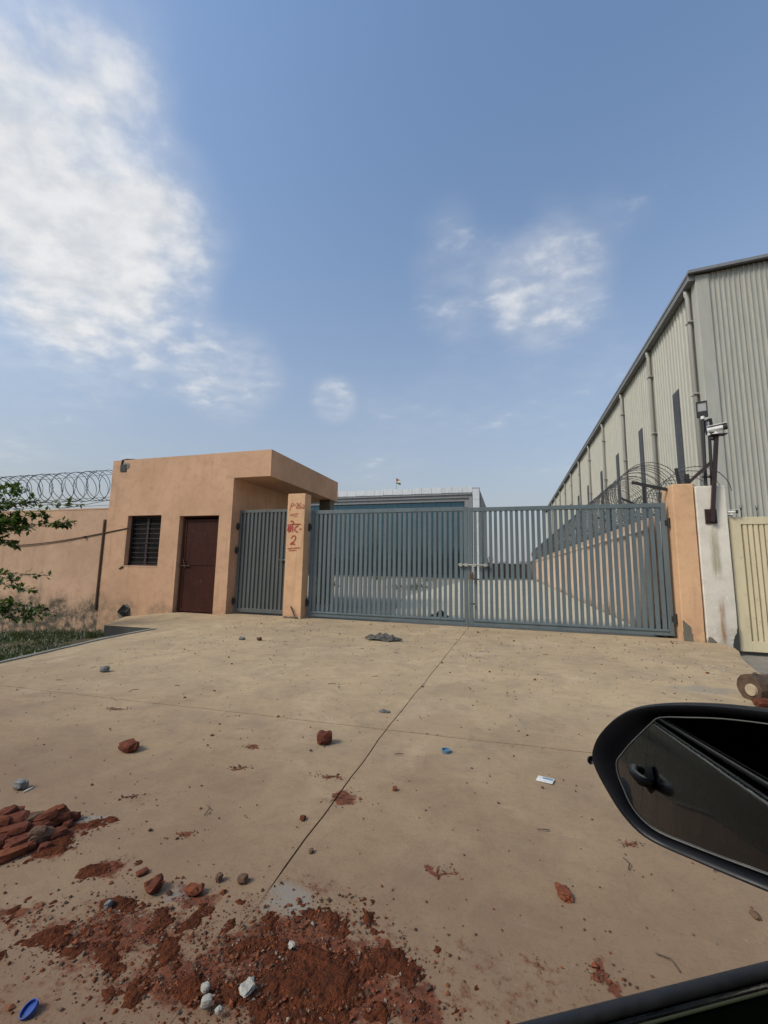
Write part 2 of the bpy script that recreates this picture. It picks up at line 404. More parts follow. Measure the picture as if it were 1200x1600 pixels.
cr_ = q_.n('ShaderNodeValToRGB'); q_.nt.links.new(rr_, cr_.inputs[0]); e_ = cr_.color_ramp.elements
e_[0].color = (.16, .05, .026, 1); e_[1].color = (.26, .22, .17, 1); e_[1].position = .99
for ps, cl in ((.4, (.22, .075, .035, 1)), (.62, (.075, .04, .028, 1)), (.9, (.10, .07, .05, 1))):
    k_ = cr_.color_ramp.elements.new(ps); k_.color = cl
q_.nt.links.new(cr_.outputs[0], b_.inputs['Base Color']); b_.inputs['Roughness'].default_value = .95; b_.inputs['Specular IOR Level'].default_value = .1
BLUEPL = simple('blue_plastic', (.02, .06, .26), (.015, .045, .2), 9, .4, bs=0)
TEALPL = simple('faded_blue_plastic', (.10, .20, .28), (.07, .15, .22), 9, .5, bs=0)
PAPER = simple('dirty_card', (.66, .66, .64), (.5, .5, .47), 40, .8, bs=0)
RAGM = simple('dirty_cloth', (.15, .135, .11), (.03, .027, .024), 11, .95, bs=.6, bscale=50)
REDP = simple('red_wall_paint', (.40, .030, .022), (.30, .03, .022), 30, .7, bs=.2)
REDP2 = simple('thin_red_wall_paint', (.42, .10, .07), (.36, .07, .05), 30, .7, bs=.2)
WOOD = simple('cut_wood', (.115, .068, .037), (.05, .033, .022), 12, .9, bs=.8, bscale=35)
WOODP = simple('pale_wood', (.42, .33, .22), (.33, .25, .165), 18, .85, bs=.4, bscale=50)
BLACKR = simple('black_rubber', (.012, .012, .013), (.018, .018, .018), 30, .55, bs=.1, bscale=200)
GAPM = simple('joint_dirt', (.05, .042, .034), (.03, .026, .02), 20, .95, bs=.3)
CPAINT = simple('black_car_paint', (.006, .0065, .008), (.007, .0075, .009), 3, .28, bs=0, coat=1.0)
CPLAST = simple('black_mirror_shell', (.0055, .006, .008), (.007, .007, .009), 5, .42, bs=.05, bscale=400, spec=.22)
CMATT = simple('matt_black_plastic', (.012, .012, .012), (.015, .015, .015), 9, .6, bs=.1, bscale=300)
CHROME = simple('dull_chrome_strip', (.32, .31, .28), (.27, .26, .24), 9, .22, 1.0, bs=0)
CGREY = simple('grey_glass_rim', (.07, .07, .07), (.05, .05, .05), 9, .4, bs=0)
RIMM = simple('wheel_alloy', (.35, .35, .36), (.3, .3, .3), 9, .3, .9, bs=0)
MIRR, q_, b_ = base_mat('mirror_silvering'); b_.inputs['Base Color'].default_value = (.27, .28, .28, 1); b_.inputs['Metallic'].default_value = 1; b_.inputs['Roughness'].default_value = .012
def glassmat(name, col, rough=.02, metal=0, alpha_mix=0):
    M, q, b = base_mat(name); b.inputs['Base Color'].default_value = (*col, 1); b.inputs['Roughness'].default_value = rough; b.inputs['Metallic'].default_value = metal
    if alpha_mix:
        tr = q.n('ShaderNodeBsdfTransparent'); tr.inputs[0].default_value = (.10, .13, .09, 1)
        ms = q.n('ShaderNodeMixShader'); ms.inputs[0].default_value = alpha_mix
        out = [n_ for n_ in q.nt.nodes if n_.type == 'OUTPUT_MATERIAL'][0]
        q.nt.links.new(b.outputs[0], ms.inputs[1]); q.nt.links.new(tr.outputs[0], ms.inputs[2]); q.nt.links.new(ms.outputs[0], out.inputs[0])
    return M
CGLASS = glassmat('tinted_car_glass', (.010, .017, .010), .03, 0, .35)
CGEDGE = simple('glass_edge', (.05, .056, .032), (.04, .046, .028), 30, .7, bs=0, spec=.1)
BGLASS = glassmat('blue_facade_glass', (.055, .105, .135), .06, .75)
LAMPG = glassmat('floodlight_glass', (.35, .36, .36), .15, 0)
FLAGM, q_, b_ = base_mat('tricolour_cloth')
sp_ = q_.n('ShaderNodeSeparateXYZ'); q_.nt.links.new(q_.n('ShaderNodeTexCoord').outputs['Generated'], sp_.inputs[0])
c_ = q_.mix(q_.math('GREATER_THAN', sp_.outputs[2], .36), (.02, .07, .03), (.5, .48, .45))
c_ = q_.mix(q_.math('GREATER_THAN', sp_.outputs[2], .64), c_, (.36, .10, .025))
q_.put(b_.inputs['Base Color'], c_); b_.inputs['Roughness'].default_value = .8

# ------------------------------------------------------------------ ground
def lowz(x, y):
    if x > -6.3: return -.32
    return max(-.32 - (-6.3 - x) * .082, -1.25)
mb = MB(); xs = [-900, -200, -60, -30, -22] + [-17.5 + .5 * i for i in range(24)] + [-5.5, -2, 6, 12, 40, 200, 900]
ys = [-900, -200, -60, -20, -8, -4] + [-2 + .5 * i for i in range(26)] + [14, 20, 40, 62, 120, 400, 1500]
for y in ys:
    for x in xs:
        near = -19 < x < -6 and -3 < y < 10
        mb.v.append((x, y, lowz(x, y) + (.05 * mnoise.noise((x * 1.3, y * 1.3, 3)) if near else 0)))
nx = len(xs)
for j in range(len(ys) - 1):
    for i in range(nx - 1): mb.f.append((j * nx + i, j * nx + i + 1, (j + 1) * nx + i + 1, (j + 1) * nx + i))
structure(part('ground', mb, EARTH, smooth=True))

# concrete apron : four poured slabs with open joints
def wob(a, b, n, amp, seed):
    out = []
    for i in range(n + 1):
        t = i / n; x = a[0] + (b[0] - a[0]) * t; y = a[1] + (b[1] - a[1]) * t
        k = amp * (mnoise.noise((x * 2.1 + seed, y * 2.1, 1)) + .5 * mnoise.noise((x * 9 + seed, y * 9, 4)))
        dx, dy = b[0] - a[0], b[1] - a[1]; l = math.hypot(dx, dy)
        out.append((x - dy / l * k, y + dx / l * k))
    return out
YG = 8.99
XJ = (-.905, 3.145)
jn = wob((-.78, -8), XJ, 60, .012, 1); jf = wob(XJ, (-.83, YG), 50, .012, 2)
jl = wob((-5.66, 2.93), XJ, 60, .012, 5); jr = wob(XJ, (9, 3.66), 70, .010, 7)
def shift(pl, dx, dy): return [(p_[0] + dx, p_[1] + dy) for p_ in pl]
gx, gy = .0038, .0036
kl_near = [(-5.0, -8), (-5.2, -2), (-5.42, 1), (-5.66, 2.93)]
kl_far = wob((-5.66, 2.93), (-5.82, 3.6), 6, .02, 3) + wob((-5.82, 3.6), (-6.19, 5.2), 12, .03, 3)[1:] + wob((-6.19, 5.2), (-6.28, 6.3), 8, .02, 3)[1:] + [(-6.34, 6.44), (-6.5, 7.5), (-6.6, 8.74)]
kr_far = [(9, 3.66), (9, 4.7), (5.2, 4.95), (3.6, 5.3), (2.95, 5.75), (2.83, 6.1), (2.9, 6.5), (3.03, 7.0), (3.15, 7.4), (3.34, 7.9), (3.42, 8.2), (3.45, 8.62), (3.3, 8.66), (2.9, 8.68), (2.9, YG)]
drive = structure(bpy.data.objects.new('driveway', None)); COL.objects.link(drive)
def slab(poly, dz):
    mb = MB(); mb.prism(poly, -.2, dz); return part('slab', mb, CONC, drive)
JT = lambda pl, sg: [(p_[0] + sg * (gx if p_[1] > 1.64 else .0002), p_[1]) for p_ in pl]
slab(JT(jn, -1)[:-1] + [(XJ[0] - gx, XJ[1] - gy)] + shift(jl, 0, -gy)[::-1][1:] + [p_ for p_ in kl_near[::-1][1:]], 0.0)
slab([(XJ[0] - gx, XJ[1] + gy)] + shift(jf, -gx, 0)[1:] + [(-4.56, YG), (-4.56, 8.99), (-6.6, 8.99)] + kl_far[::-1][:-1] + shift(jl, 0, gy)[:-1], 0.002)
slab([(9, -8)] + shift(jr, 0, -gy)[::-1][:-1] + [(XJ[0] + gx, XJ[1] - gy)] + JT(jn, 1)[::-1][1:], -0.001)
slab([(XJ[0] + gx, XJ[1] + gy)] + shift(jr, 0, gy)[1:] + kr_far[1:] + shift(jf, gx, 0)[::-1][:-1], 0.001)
mb = MB(); mb.box(-.96, -.70, -8, YG - .02, -.19, -.022); part('joint_filler', mb, GAPM, drive)
mb = MB(); mb.prism([(-5.6, 2.86), (9, 3.56), (9, 3.72), (-5.6, 3.02)], -.19, -.023); part('joint_filler', mb, GAPM, drive)
# raised cement edging along the left rim
mb = MB(); rim = [(-5.2, -2), (-5.42, 1), (-5.66, 2.93), (-5.82, 3.6), (-6.0, 4.4), (-6.19, 5.2), (-6.26, 6.0), (-6.28, 6.3)]
vs = []; fs = []
fine = []
for a, b in zip(rim[:-1], rim[1:]):
    for k in range(6): fine.append((a[0] + (b[0] - a[0]) * k / 6, a[1] + (b[1] - a[1]) * k / 6))
fine.append(rim[-1])
for i, (x, y) in enumerate(fine):
    w = .13 + .05 * mnoise.noise((y * 1.7, 2, 5)); e = .02 * mnoise.noise((y * 4, 8, 1))
    vs += [(x - w, y, -.6), (x - w + .02, y, -.035 + e), (x + .0, y, .018 + e * .3), (x + .07 + e, y, .016), (x + .075 + e, y, -.1)]
for i in range(len(fine) - 1):
    for k in range(4): fs.append((i * 5 + k, i * 5 + k + 1, (i + 1) * 5 + k + 1, (i + 1) * 5 + k))
mb.add(vs, fs); structure(part('kerb', mb, KERBM))
# step slab in front of the guard house with its dark cut face
PA = gp(163, 977, -.2)
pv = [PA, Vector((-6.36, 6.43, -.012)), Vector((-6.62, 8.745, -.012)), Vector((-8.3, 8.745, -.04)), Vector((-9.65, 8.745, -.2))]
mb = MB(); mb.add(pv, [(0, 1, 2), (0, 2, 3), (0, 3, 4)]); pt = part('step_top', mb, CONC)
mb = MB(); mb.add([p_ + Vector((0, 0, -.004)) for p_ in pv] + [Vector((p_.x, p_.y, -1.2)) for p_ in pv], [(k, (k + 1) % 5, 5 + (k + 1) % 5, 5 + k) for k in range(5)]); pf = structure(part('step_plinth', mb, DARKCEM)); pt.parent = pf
# side concrete towards the neighbour
mb = MB(); mb.box(2.2, 14, 3.9, 8.9, -.5, -.19); structure(part('side_pavement', mb, NEIGH))
# yard behind the gate
mb = MB(); mb.box(-40, 2.6, 9.0, 70, -.3, -.012); structure(part('yard', mb, YARDM))
mb = MB(); mb.prism([(-2.6, 9.02), (2.59, 9.02), (2.59, 58), (-4.2, 58), (-4.2, 17)], -.1, -.004); structure(part('yard_road', mb, YROAD))

# ------------------------------------------------------------------ guard house
FY = 8.75; T = .23
gx0, gx1 = -10.62, -6.6
gh = root('guard_house', 'peach plastered single-storey guard house with flat roof beside the gate', 'guard house', (-8.6, FY, 0))
wx0, wx1, wz0, wz1 = -9.90, -8.77, 1.12, 2.46
dx0, dx1, dz0, dz1 = -8.18, -6.97, -.03, 2.42
ZR, ZF = 4.0, 3.36
mb = MB()
def seg(x0, x1, z0, z1): mb.box(x0, x1, FY, FY + T, z0, z1)
xsC = [gx0, wx0, wx1, dx0, dx1, gx1]; zsC = [-1.3, dz0, wz0, wz1 if wz1 > dz1 else dz1, ZR]
# plain grid of cells with the two openings left out; outer skin only
zs = sorted({-1.3, dz0, wz0, dz1, wz1, ZR + .03})
NXS = xsC
def hole(xa, xb, za, zb):
    cx_, cz_ = (xa + xb) / 2, (za + zb) / 2
    return (wx0 < cx_ < wx1 and wz0 < cz_ < wz1) or (dx0 < cx_ < dx1 and dz0 < cz_ < dz1)
for i in range(len(NXS) - 1):
    for j in range(len(zs) - 1):
        xa, xb, za, zb = NXS[i], NXS[i + 1], zs[j], zs[j + 1]
        if hole(xa, xb, za, zb): continue
        mb.add([(xa, FY, za), (xb, FY, za), (xb, FY, zb), (xa, FY, zb)], [(0, 1, 2, 3)])
        mb.add([(xa, FY + T, za), (xb, FY + T, za), (xb, FY + T, zb), (xa, FY + T, zb)], [(3, 2, 1, 0)])
for (xa, xb, za, zb) in ((wx0, wx1, wz0, wz1), (dx0, dx1, dz0, dz1)):
    mb.add([(xa, FY, za), (xb, FY, za), (xb, FY, zb), (xa, FY, zb), (xa, FY + T, za), (xb, FY + T, za), (xb, FY + T, zb), (xa, FY + T, zb)],
           [(0, 4, 5, 1), (1, 5, 6, 2), (2, 6, 7, 3), (3, 7, 4, 0)])
mb.add([(gx1, FY, -1.3), (gx1, FY + T, -1.3), (gx1, FY + T, ZF), (gx1, FY, ZF)], [(0, 1, 2, 3)])
mb.add([(gx0, FY, -1.3), (gx0, FY + T, -1.3), (gx0, FY + T, ZR + .03), (gx0, FY, ZR + .03)], [(3, 2, 1, 0)])
mb.add([(gx0, FY, ZR + .03), (gx1, FY, ZR + .03), (gx1, FY + T, ZR + .03), (gx0, FY + T, ZR + .03)], [(0, 1, 2, 3)])
front = part('wall', mb, PEACH, gh)
mb = MB(); mb.box(gx0, gx0 + T, FY + T, 12.85, -1.3, ZR - .03); part('wall', mb, PEACH, gh)
mb = MB(); mb.box(gx1 - T, gx1, FY + T, 12.85, -.3, ZF); part('wall', mb, PEACH, gh)
mb = MB(); mb.box(gx0 + T, gx1 - T, 12.62, 12.85, -.3, ZR - .03); part('wall', mb, PEACH, gh)
mb = MB(); mb.box(gx0 + T, gx1 - T, FY + T, 12.62, -.2, -.03); part('floor', mb, DARKCEM, gh)
# roof : slab with a deep fascia that runs out over the wicket gate
rx1 = -5.56
mb = MB(); mb.box(gx0, gx1, FY + T + .001, 12.92, ZR - .03, ZR + .03); roof = part('roof', mb, SLABM, gh)
mb = MB(); mb.box(gx1 + .0005, rx1, FY, 12.92, ZF, ZR + .03); part('canopy', mb, PEACH, gh)
mb = MB(); mb.box(-6.0, -5.62, 12.45, 12.8, -.1, ZF); part('canopy_column', mb, BARECEM, gh)
# window : frame, two mullions, ten bars
win = root  # placeholder name kept free
mb = MB(); fy = FY + .13
mb.box(wx0, wx1, fy, fy + .05, wz1 - .05, wz1); mb.box(wx0, wx1, fy, fy + .05, wz0, wz0 + .045)
mb.box(wx0, wx0 + .05, fy, fy + .05, wz0 + .045, wz1 - .05); mb.box(wx1 - .05, wx1, fy, fy + .05, wz0 + .045, wz1 - .05)
mb.box(wx0 + .54, wx0 + .61, fy, fy + .045, wz0 + .045, wz1 - .05)
wn = part('window', mb, DARKST, gh)
wm = None
for k in range(10):
    z = wz0 + .09 + k * .128
    mb = MB(); mb.tube([(wx0 + .03, fy - .012, z), (wx1 - .03, fy - .012, z + .004 * (-1) ** k)], .0045, 6)
    part('bar', mb, BLACKST, wn)
for (xa, xb) in ((wx0 + .05, wx0 + .54), (wx0 + .61, wx1 - .05)):
    mb = MB(); mb.box(xa, xb, fy + .028, fy + .033, wz0 + .045, wz1 - .05); part('pane', mb, simple('dusty_dark_pane', (.016, .013, .011), (.009, .008, .008), 4, .6, bs=0, spec=.08) if xa < -9.6 else bpy.data.materials['dusty_dark_pane'], wn)
# sill lip and the chip at its left end
mb = MB(); mb.box(wx0 - .0, wx1 + .0, FY - .006, FY + .1, wz0 - .03, wz0 + .004); part('sill', mb, PEACH, gh)
mb = MB(); mb.tube([(wx0 - .13, FY - .015, wz0 - .09), (wx0 - .02, FY - .02, wz0 - .03), (wx0 + .04, FY + .05, wz0 + .0)], [.012, .022, .012], 5); part('broken_corner', mb, BARECEM, gh)
# door leaf
mb = MB(); dy = FY + .12
mb.box(dx0 + .11, dx1 - .02, dy, dy + .035, dz0 + .03, dz1 - .08)
door = part('door', mb, DOORM, gh)
fr = MB(); fr.box(dx0 + .06, dx0 + .106, dy - .02, dy + .05, dz0, dz1); fr.box(dx0 + .106, dx1 - .001, dy - .02, dy + .05, dz1 - .045, dz1); part('door_frame', fr, DOORM, gh)
rl = MB()
for (xa, xb, za, zb) in ((dx0 + .115, dx1 - .025, 1.16, 1.22), (dx0 + .115, dx1 - .025, dz1 - .14, dz1 - .085), (dx0 + .115, dx1 - .025, .005, .07), (dx0 + .115, dx0 + .16, .075, 1.155), (dx1 - .07, dx1 - .025, .075, 1.155), (dx0 + .115, dx0 + .16, 1.225, dz1 - .145), (dx1 - .07, dx1 - .025, 1.225, dz1 - .145)):
    rl.box(xa, xb, dy - .012, dy - .0005, za, zb)
part('door_rail', rl, DOORM, door)
mb = MB(); mb.tube([(dx0 + .02, dy - .035, 1.14), (dx0 + .36, dy - .035, 1.14)], .012, 8); mb.bar((dx0 + .2, dy - .04, 1.16), (dx0 + .14, dy - .06, 1.32), .022); mb.box(dx0 + .17, dx0 + .22, dy - .03, dy - .013, 1.1, 1.18); part('latch', mb, RUST, door)
# broken hole near the foot, and the vent hole under the roof
def jag(cx_, cz_, rx_, rz_, n, seed, y):
    rnd = random.Random(seed); pts = []
    for k in range(n):
        a = 2 * math.pi * k / n; r_ = .72 + .45 * rnd.random(); pts.append((cx_ + rx_ * r_ * math.cos(a), y, cz_ + rz_ * r_ * math.sin(a)))
    return pts
def sunken(name, pts, cen, depth, mat, parent):
    """ragged shallow pit rim: a lip proud of the plaster with a dark stepped inside"""
    mb = MB(); n = len(pts); c = Vector(cen)
    inner = [Vector(p_) + (c - Vector(p_)) * .35 + Vector((0, depth, 0)) for p_ in pts]
    lip = [Vector(p_) + Vector((0, -.004, 0)) for p_ in pts]
    mb.add(lip + [p_ + Vector((0, -depth - .012, 0)) for p_ in inner] + [c + Vector((0, -.006, 0))],
           [(k, (k + 1) % n, n + (k + 1) % n, n + k) for k in range(n)] + [(n + k, n + (k + 1) % n, 2 * n) for k in range(n)])
    return part(name, mb, mat, parent)
sunken('broken_patch', jag(-9.70, -.06, .23, .22, 11, 4, FY), (-9.70, FY, -.06), .03, BARECEM, gh)
mb = MB()
for k in range(5): mb.tube([(-9.75 + .05 * k, FY - .01, .10 - .02 * k), (-9.86 + .07 * k, FY - .06, -.08), (-9.72 + .03 * k, FY - .03, -.2)], [.012, .03, .01], 5)
part('hanging_cable', mb, BLACKST, gh)
sunken('vent_patch', jag(-10.16, 3.86, .17, .12, 9, 9, FY), (-10.16, FY, 3.86), .02, KERBM, gh)
mb = MB(); mb.box(-10.33, -10.12, FY - .022, FY - .014, 3.70, 3.9); part('vent_hole_shade', mb, BLACKST, gh, bevel=.003)  # flat black plate painting the shade inside the square vent hole
mb = MB(); mb.tube([(-10.30, FY - .01, 3.9), (-10.28, FY - .015, 4.02), (-10.2, FY + .05, 4.06), (-10.0, FY + .12, 4.06)], .022, 7); part('cable_elbow', mb, BLACKST, gh)

# ------------------------------------------------------------------ boundary wall on the left, strip, rod, wire
bw = root('boundary_wall', 'long peach plastered boundary wall left of the guard house under razor wire', 'wall', (-18, FY, -.9))
mb = MB(); mb.box(-40, gx0 - .001, FY + .004, FY + .22, -1.8, 2.66); part('wall_face', mb, WALLP, bw)
mb = MB(); mb.box(-40, gx0 - .001, FY - .004, FY + .235, 2.66, 2.70); part('coping', mb, WALLP, bw)
mb = MB(); mb.box(-10.735, -10.67, FY - .025, FY + .003, -.06, 2.37); mb.box(-10.715, -10.69, FY - .035, FY - .025, -.06, 2.30)
tag(part('steel_channel', mb, RUST, at=(-10.7, FY, -.06)), 'rusty vertical steel channel on the joint of wall and guard house', 'steel channel')
mb = MB(); a = Vector((-14.3, FY - .03, 1.64)); b = Vector((-9.80, FY - .012, 2.13))
mb.tube([a.lerp(b, t / 12) + Vector((0, 0, -.10 * math.sin(math.pi * t / 12) * (1 - t / 24))) for t in range(13)], .014, 6)
mb.tube([(-11.35, FY + .01, 1.89), (-11.35, FY - .06, 1.89)], .03, 6)
tag(part('sagging_rod', mb, RUST, at=a), 'thin rusty rod sagging along the boundary wall to the barred window', 'rod')
def coil(p0, p1, rad, pitch, wire, phase=0, seg_=22, wob_=.05, seed=0):
    mb = MB(); p0 = Vector(p0); p1 = Vector(p1); ax = (p1 - p0); L = ax.length; ax.normalize()
    s_ = ax.cross(Vector((0, 0, 1))).normalized(); turns = L / abs(pitch); n = int(turns * seg_); pts = []
    for i in range(n + 1):
        t = i / n; a = phase + (1 if pitch > 0 else -1) * 2 * math.pi * turns * t
        r_ = rad * (1 + wob_ * mnoise.noise((t * turns * .9, seed, 2)))
        k = .25 * pitch * mnoise.noise((t * turns * .37, seed + 3, 1))
        pts.append(p0 + ax * (L * t + k) + (s_ * math.cos(a) + Vector((0, 0, 1)) * math.sin(a)) * r_)
    mb.tube(pts, wire, 4); 
    # blades
    for i in range(3, n, 3):
        p_ = pts[i]; t = (pts[min(i + 1, n)] - p_).normalized(); w_ = t.cross(ax).normalized()
        mb.add([p_ + t * .018, p_ + w_ * .016, p_ - t * .018, p_ - w_ * .016], [(0, 1, 2, 3)])
    return mb
rw = root('razor_wire', 'razor wire coil on the boundary wall behind the green sapling', 'razor wire', (-15, 8.86, 2.7))
part('coil', coil((-30, 8.86, 3.39), (-10.64, 8.86, 3.36), .43, .46, .0085, 0, 24, .05, 1), RAZOR, rw)
part('coil', coil((-30, 8.86, 3.39), (-10.64, 8.86, 3.36), .43, -.46, .0085, .8, 24, .05, 5), RAZOR, rw)
for z, y in ((2.80, 8.9), (3.02, 8.86), (3.66, 8.8)):
    mb = MB(); mb.tube([(-30 + i * 2.42, y, z - .03 * (i % 2)) for i in range(9)], .006, 4); part('strand', mb, RAZOR, rw)
for x in (-28, -24.5, -21, -17.5):
    mb = MB(); mb.bar((x, 8.86, 2.695), (x, 8.86, 3.3), .035); part('bracket', mb, BLACKST, rw)
mb = MB(); mb.tube([(-12.6, FY + .05, 2.71), (-11.6, FY + .02, 2.80), (-10.63, FY + .03, 2.93)], .008, 4); part('strand', mb, RAZOR, rw)

# ------------------------------------------------------------------ gate posts
def post(name, label, x0, x1, y0, y1, z0, z1, mat, seed):
    """slightly crooked plastered pier with worn arrises"""
    mb = MB(); n = 10; rings = []
    for j in range(n + 1):
        z = z0 + (z1 - z0) * j / n; k = lambda a: .006 * mnoise.noise((a * 3, z * 2.3, seed))
        rings.append([(x0 + k(1), y0 + k(2), z), (x1 + k(3), y0 + k(4), z), (x1 + k(5), y1, z), (x0 + k(6), y1, z)])
    vs = [p_ for r_ in rings for p_ in r_]; fs = [(3, 2, 1, 0), (n * 4, n * 4 + 1, n * 4 + 2, n * 4 + 3)]
    for j in range(n):
        for k in range(4): fs.append((j * 4 + k, j * 4 + (k + 1) % 4, (j + 1) * 4 + (k + 1) % 4, (j + 1) * 4 + k))
    mb.add(vs, fs); r_ = root(name, label, 'gate post', ((x0 + x1) / 2, y0, 0))
    part('pier', mb, mat, r_, bevel=.012); return r_
PY = 8.70
pl = post('gate_post', 'peach plastered gate post with red painted writing', -5.02, -4.56, PY, 9.0, -.05, 2.885, PEACH_POST, 3)
pr = post('gate_post', 'peach gate post at the right end of the grey gate, chipped foot', 2.885, 3.215, PY, 9.25, -.05, 2.79, PEACH_POST, 5)
pw = post('gate_post', 'white plastered post with rust streaks beside the cream gate', 3.235, 3.69, PY - .02, 9.2, -.35, 2.735, WHITEP, 8)
# chipped plaster at the posts' feet
def chip(pts, parent, y, mat=BARECEM):
    rn = random.Random(len(pts)); fine_ = []
    for i_ in range(len(pts)):
        a_, b_ = pts[i_], pts[(i_ + 1) % len(pts)]
        for k_ in range(5):
            t_ = k_ / 5; j_ = .012 if k_ else 0; fine_.append((a_[0] + (b_[0] - a_[0]) * t_ + rn.uniform(-j_, j_) * .7, a_[1] + (b_[1] - a_[1]) * t_ + rn.uniform(-j_, j_)))
    pts = fine_
    mb = MB(); vs = [(x, y, z) for x, z in pts]; n = len(vs)
    mb.add(vs + [(x, y + .03, z) for x, z in pts], [tuple(range(n))] + [(k, n + k, n + (k + 1) % n, (k + 1) % n) for k in range(n)]); part('bare_patch', mb, mat, parent)
chip([(2.893, .01), (3.03, .01), (3.03, .12), (3.0, .17), (3.01, .24), (2.95, .30), (2.90, .36), (2.893, .30)], pr, PY - .009)
chip([(3.20, .0), (3.24, .0), (3.22, .05), (3.205, .06)], pr, PY - .009)
chip([(3.245, -.02), (3.40, -.06), (3.36, .03), (3.31, .08), (3.25, .09)], pw, PY - .031)
chip([(3.60, -.25), (3.688, -.25), (3.688, .30), (3.67, .20), (3.63, .12), (3.60, .0), (3.61, -.12)], pw, PY - .031, DARKCEM)
chip([(-5.0, .005), (-4.6, .005), (-4.63, .03), (-4.7, .02), (-4.76, .045), (-4.86, .025), (-4.93, .05), (-4.99, .03)], pl, PY - .009)
# rust run on the white post
def ruststain(x0, x1, z0, z1, parent, y, seed):
    M, q, b = base_mat('rust_run_%d' % seed); p = wpos(q)
    mp = q.n('ShaderNodeMapping'); mp.inputs['Scale'].default_value = (16, 1, 1.2); q.nt.links.new(p, mp.inputs[0])
    sp = q.n('ShaderNodeSeparateXYZ'); q.nt.links.new(p, sp.inputs[0])
    cx_ = (x0 + x1) / 2; dx_ = q.math('ABSOLUTE', q.math('SUBTRACT', sp.outputs[0], cx_))
    cz_ = (z0 + z1) / 2; dz_ = q.math('ABSOLUTE', q.math('SUBTRACT', sp.outputs[2], cz_))
    a = q.math('MULTIPLY', q.ramp(dx_, 0, (x1 - x0) / 2, 1, 0), q.ramp(dz_, (z1 - z0) * .2, (z1 - z0) / 2, 1, 0))
    a = q.math('MULTIPLY', a, q.ramp(q.noise(mp.outputs[0], 1.2, 5, .6), .3, .65))
    b.inputs['Base Color'].default_value = (.36, .17, .055, 1) if seed < 20 else (.40, .36, .24, 1); b.inputs['Roughness'].default_value = .9
    q.put(b.inputs['Alpha'], q.math('MULTIPLY', a, .9))
    mb = MB(); mb.add([(x0, y, z0), (x1, y, z0), (x1, y, z1), (x0, y, z1)], [(0, 1, 2, 3)]); part('rust_run', mb, M, parent)
ruststain(3.42, 3.53, -.1, .85, pw, PY - .036, 11)
ruststain(3.36, 3.55, 1.0, 2.15, pw, PY - .035, 22)
# hand-painted writing on the left post; strokes given in the pixels of a 7.275x enlargement at (340, 760)
def strokes(name, lines, width, mat, parent, y):
    mb = MB()
    for ln in lines:
        w = width
        if isinstance(ln, tuple): w, ln = ln
        P_ = []
        for i in range(len(ln) - 1):                                   # soften the corners
            for k in range(4):
                t = k / 4; a0 = ln[max(i - 1, 0)]; a1 = ln[i]; a2 = ln[i + 1]; a3 = ln[min(i + 2, len(ln) - 1)]
                P_.append(tuple(.5 * ((2 * a1[c]) + (-a0[c] + a2[c]) * t + (2 * a0[c] - 5 * a1[c] + 4 * a2[c] - a3[c]) * t * t + (-a0[c] + 3 * a1[c] - 3 * a2[c] + a3[c]) * t ** 3) for c in (0, 1)))
        P_.append(ln[-1])
        W3 = [yp(340 + x / 7.275, 760 + z / 7.275, y) for x, z in P_]
        n = len(W3); L_, R_ = [], []
        for i, p_ in enumerate(W3):
            t = (W3[min(i + 1, n - 1)] - W3[max(i - 1, 0)]).normalized(); nn_ = Vector((-t.z, 0, t.x))
            ww = w * (.75 + .5 * abs(mnoise.noise((p_.x * 14, p_.z * 14, 2)))) * (.6 if i in (0, n - 1) else 1)
            L_.append(Vector((p_.x, y, p_.z)) + nn_ * ww); R_.append(Vector((p_.x, y, p_.z)) - nn_ * ww)
        y -= .0004
        L_ = [Vector((p_.x, y, p_.z)) for p_ in L_]; R_ = [Vector((p_.x, y, p_.z)) for p_ in R_]
        mb.add(L_ + R_, [(i, i + 1, n + i + 1, n + i) for i in range(n - 1)])
    return part(name, mb, mat, parent)
TY = PY - .010
strokes('painted_number', [[(840, 190), (828, 235), (815, 275)], [(838, 192), (862, 193), (860, 214), (828, 228)], [(868, 214), (884, 210)],
        [(893, 200), (906, 186), (914, 198), (904, 222), (888, 246), (918, 240)], [(948, 180), (928, 212), (924, 242), (942, 246), (950, 226), (930, 226)],
        [(962, 216), (976, 206), (984, 218), (974, 234), (960, 246), (992, 239)], [(815, 326), (870, 314), (915, 305)], [(858, 342), (902, 329)]], .0085, REDP2, pl, TY)
strokes('painted_word', [[(790, 440), (860, 430), (946, 428)], (.020, [(806, 446), (806, 474), (798, 496), (806, 512), (820, 508), (830, 478), (830, 446)]), (.013, [(850, 436), (851, 480), (850, 520)]),
        [(852, 432), (862, 410), (850, 394), (828, 398)], [(906, 432), (906, 450), (884, 462), (873, 488), (884, 510), (908, 514)], (.014, [(930, 486), (952, 480)])], .0125, REDP, pl, TY)
strokes('painted_digit', [(.013, [(836, 592), (852, 566), (876, 560), (886, 580), (868, 622), (822, 658)]), (.015, [(820, 660), (850, 652), (880, 664)]), (.018, [(828, 642), (868, 648)]),
        [(790, 708), (860, 700), (936, 697)], [(803, 730), (850, 726), (892, 722)]], .009, REDP, pl, TY)
mb = MB(); mb.tube([(-4.80, PY - .03, .27), (-4.65, PY - .06, .01)], .014, 5); tag(part('iron_rod', mb, BLACKST, at=(-4.65, PY - .06, 0)), 'short black iron rod leaning on the foot of the lettered post', 'iron rod')

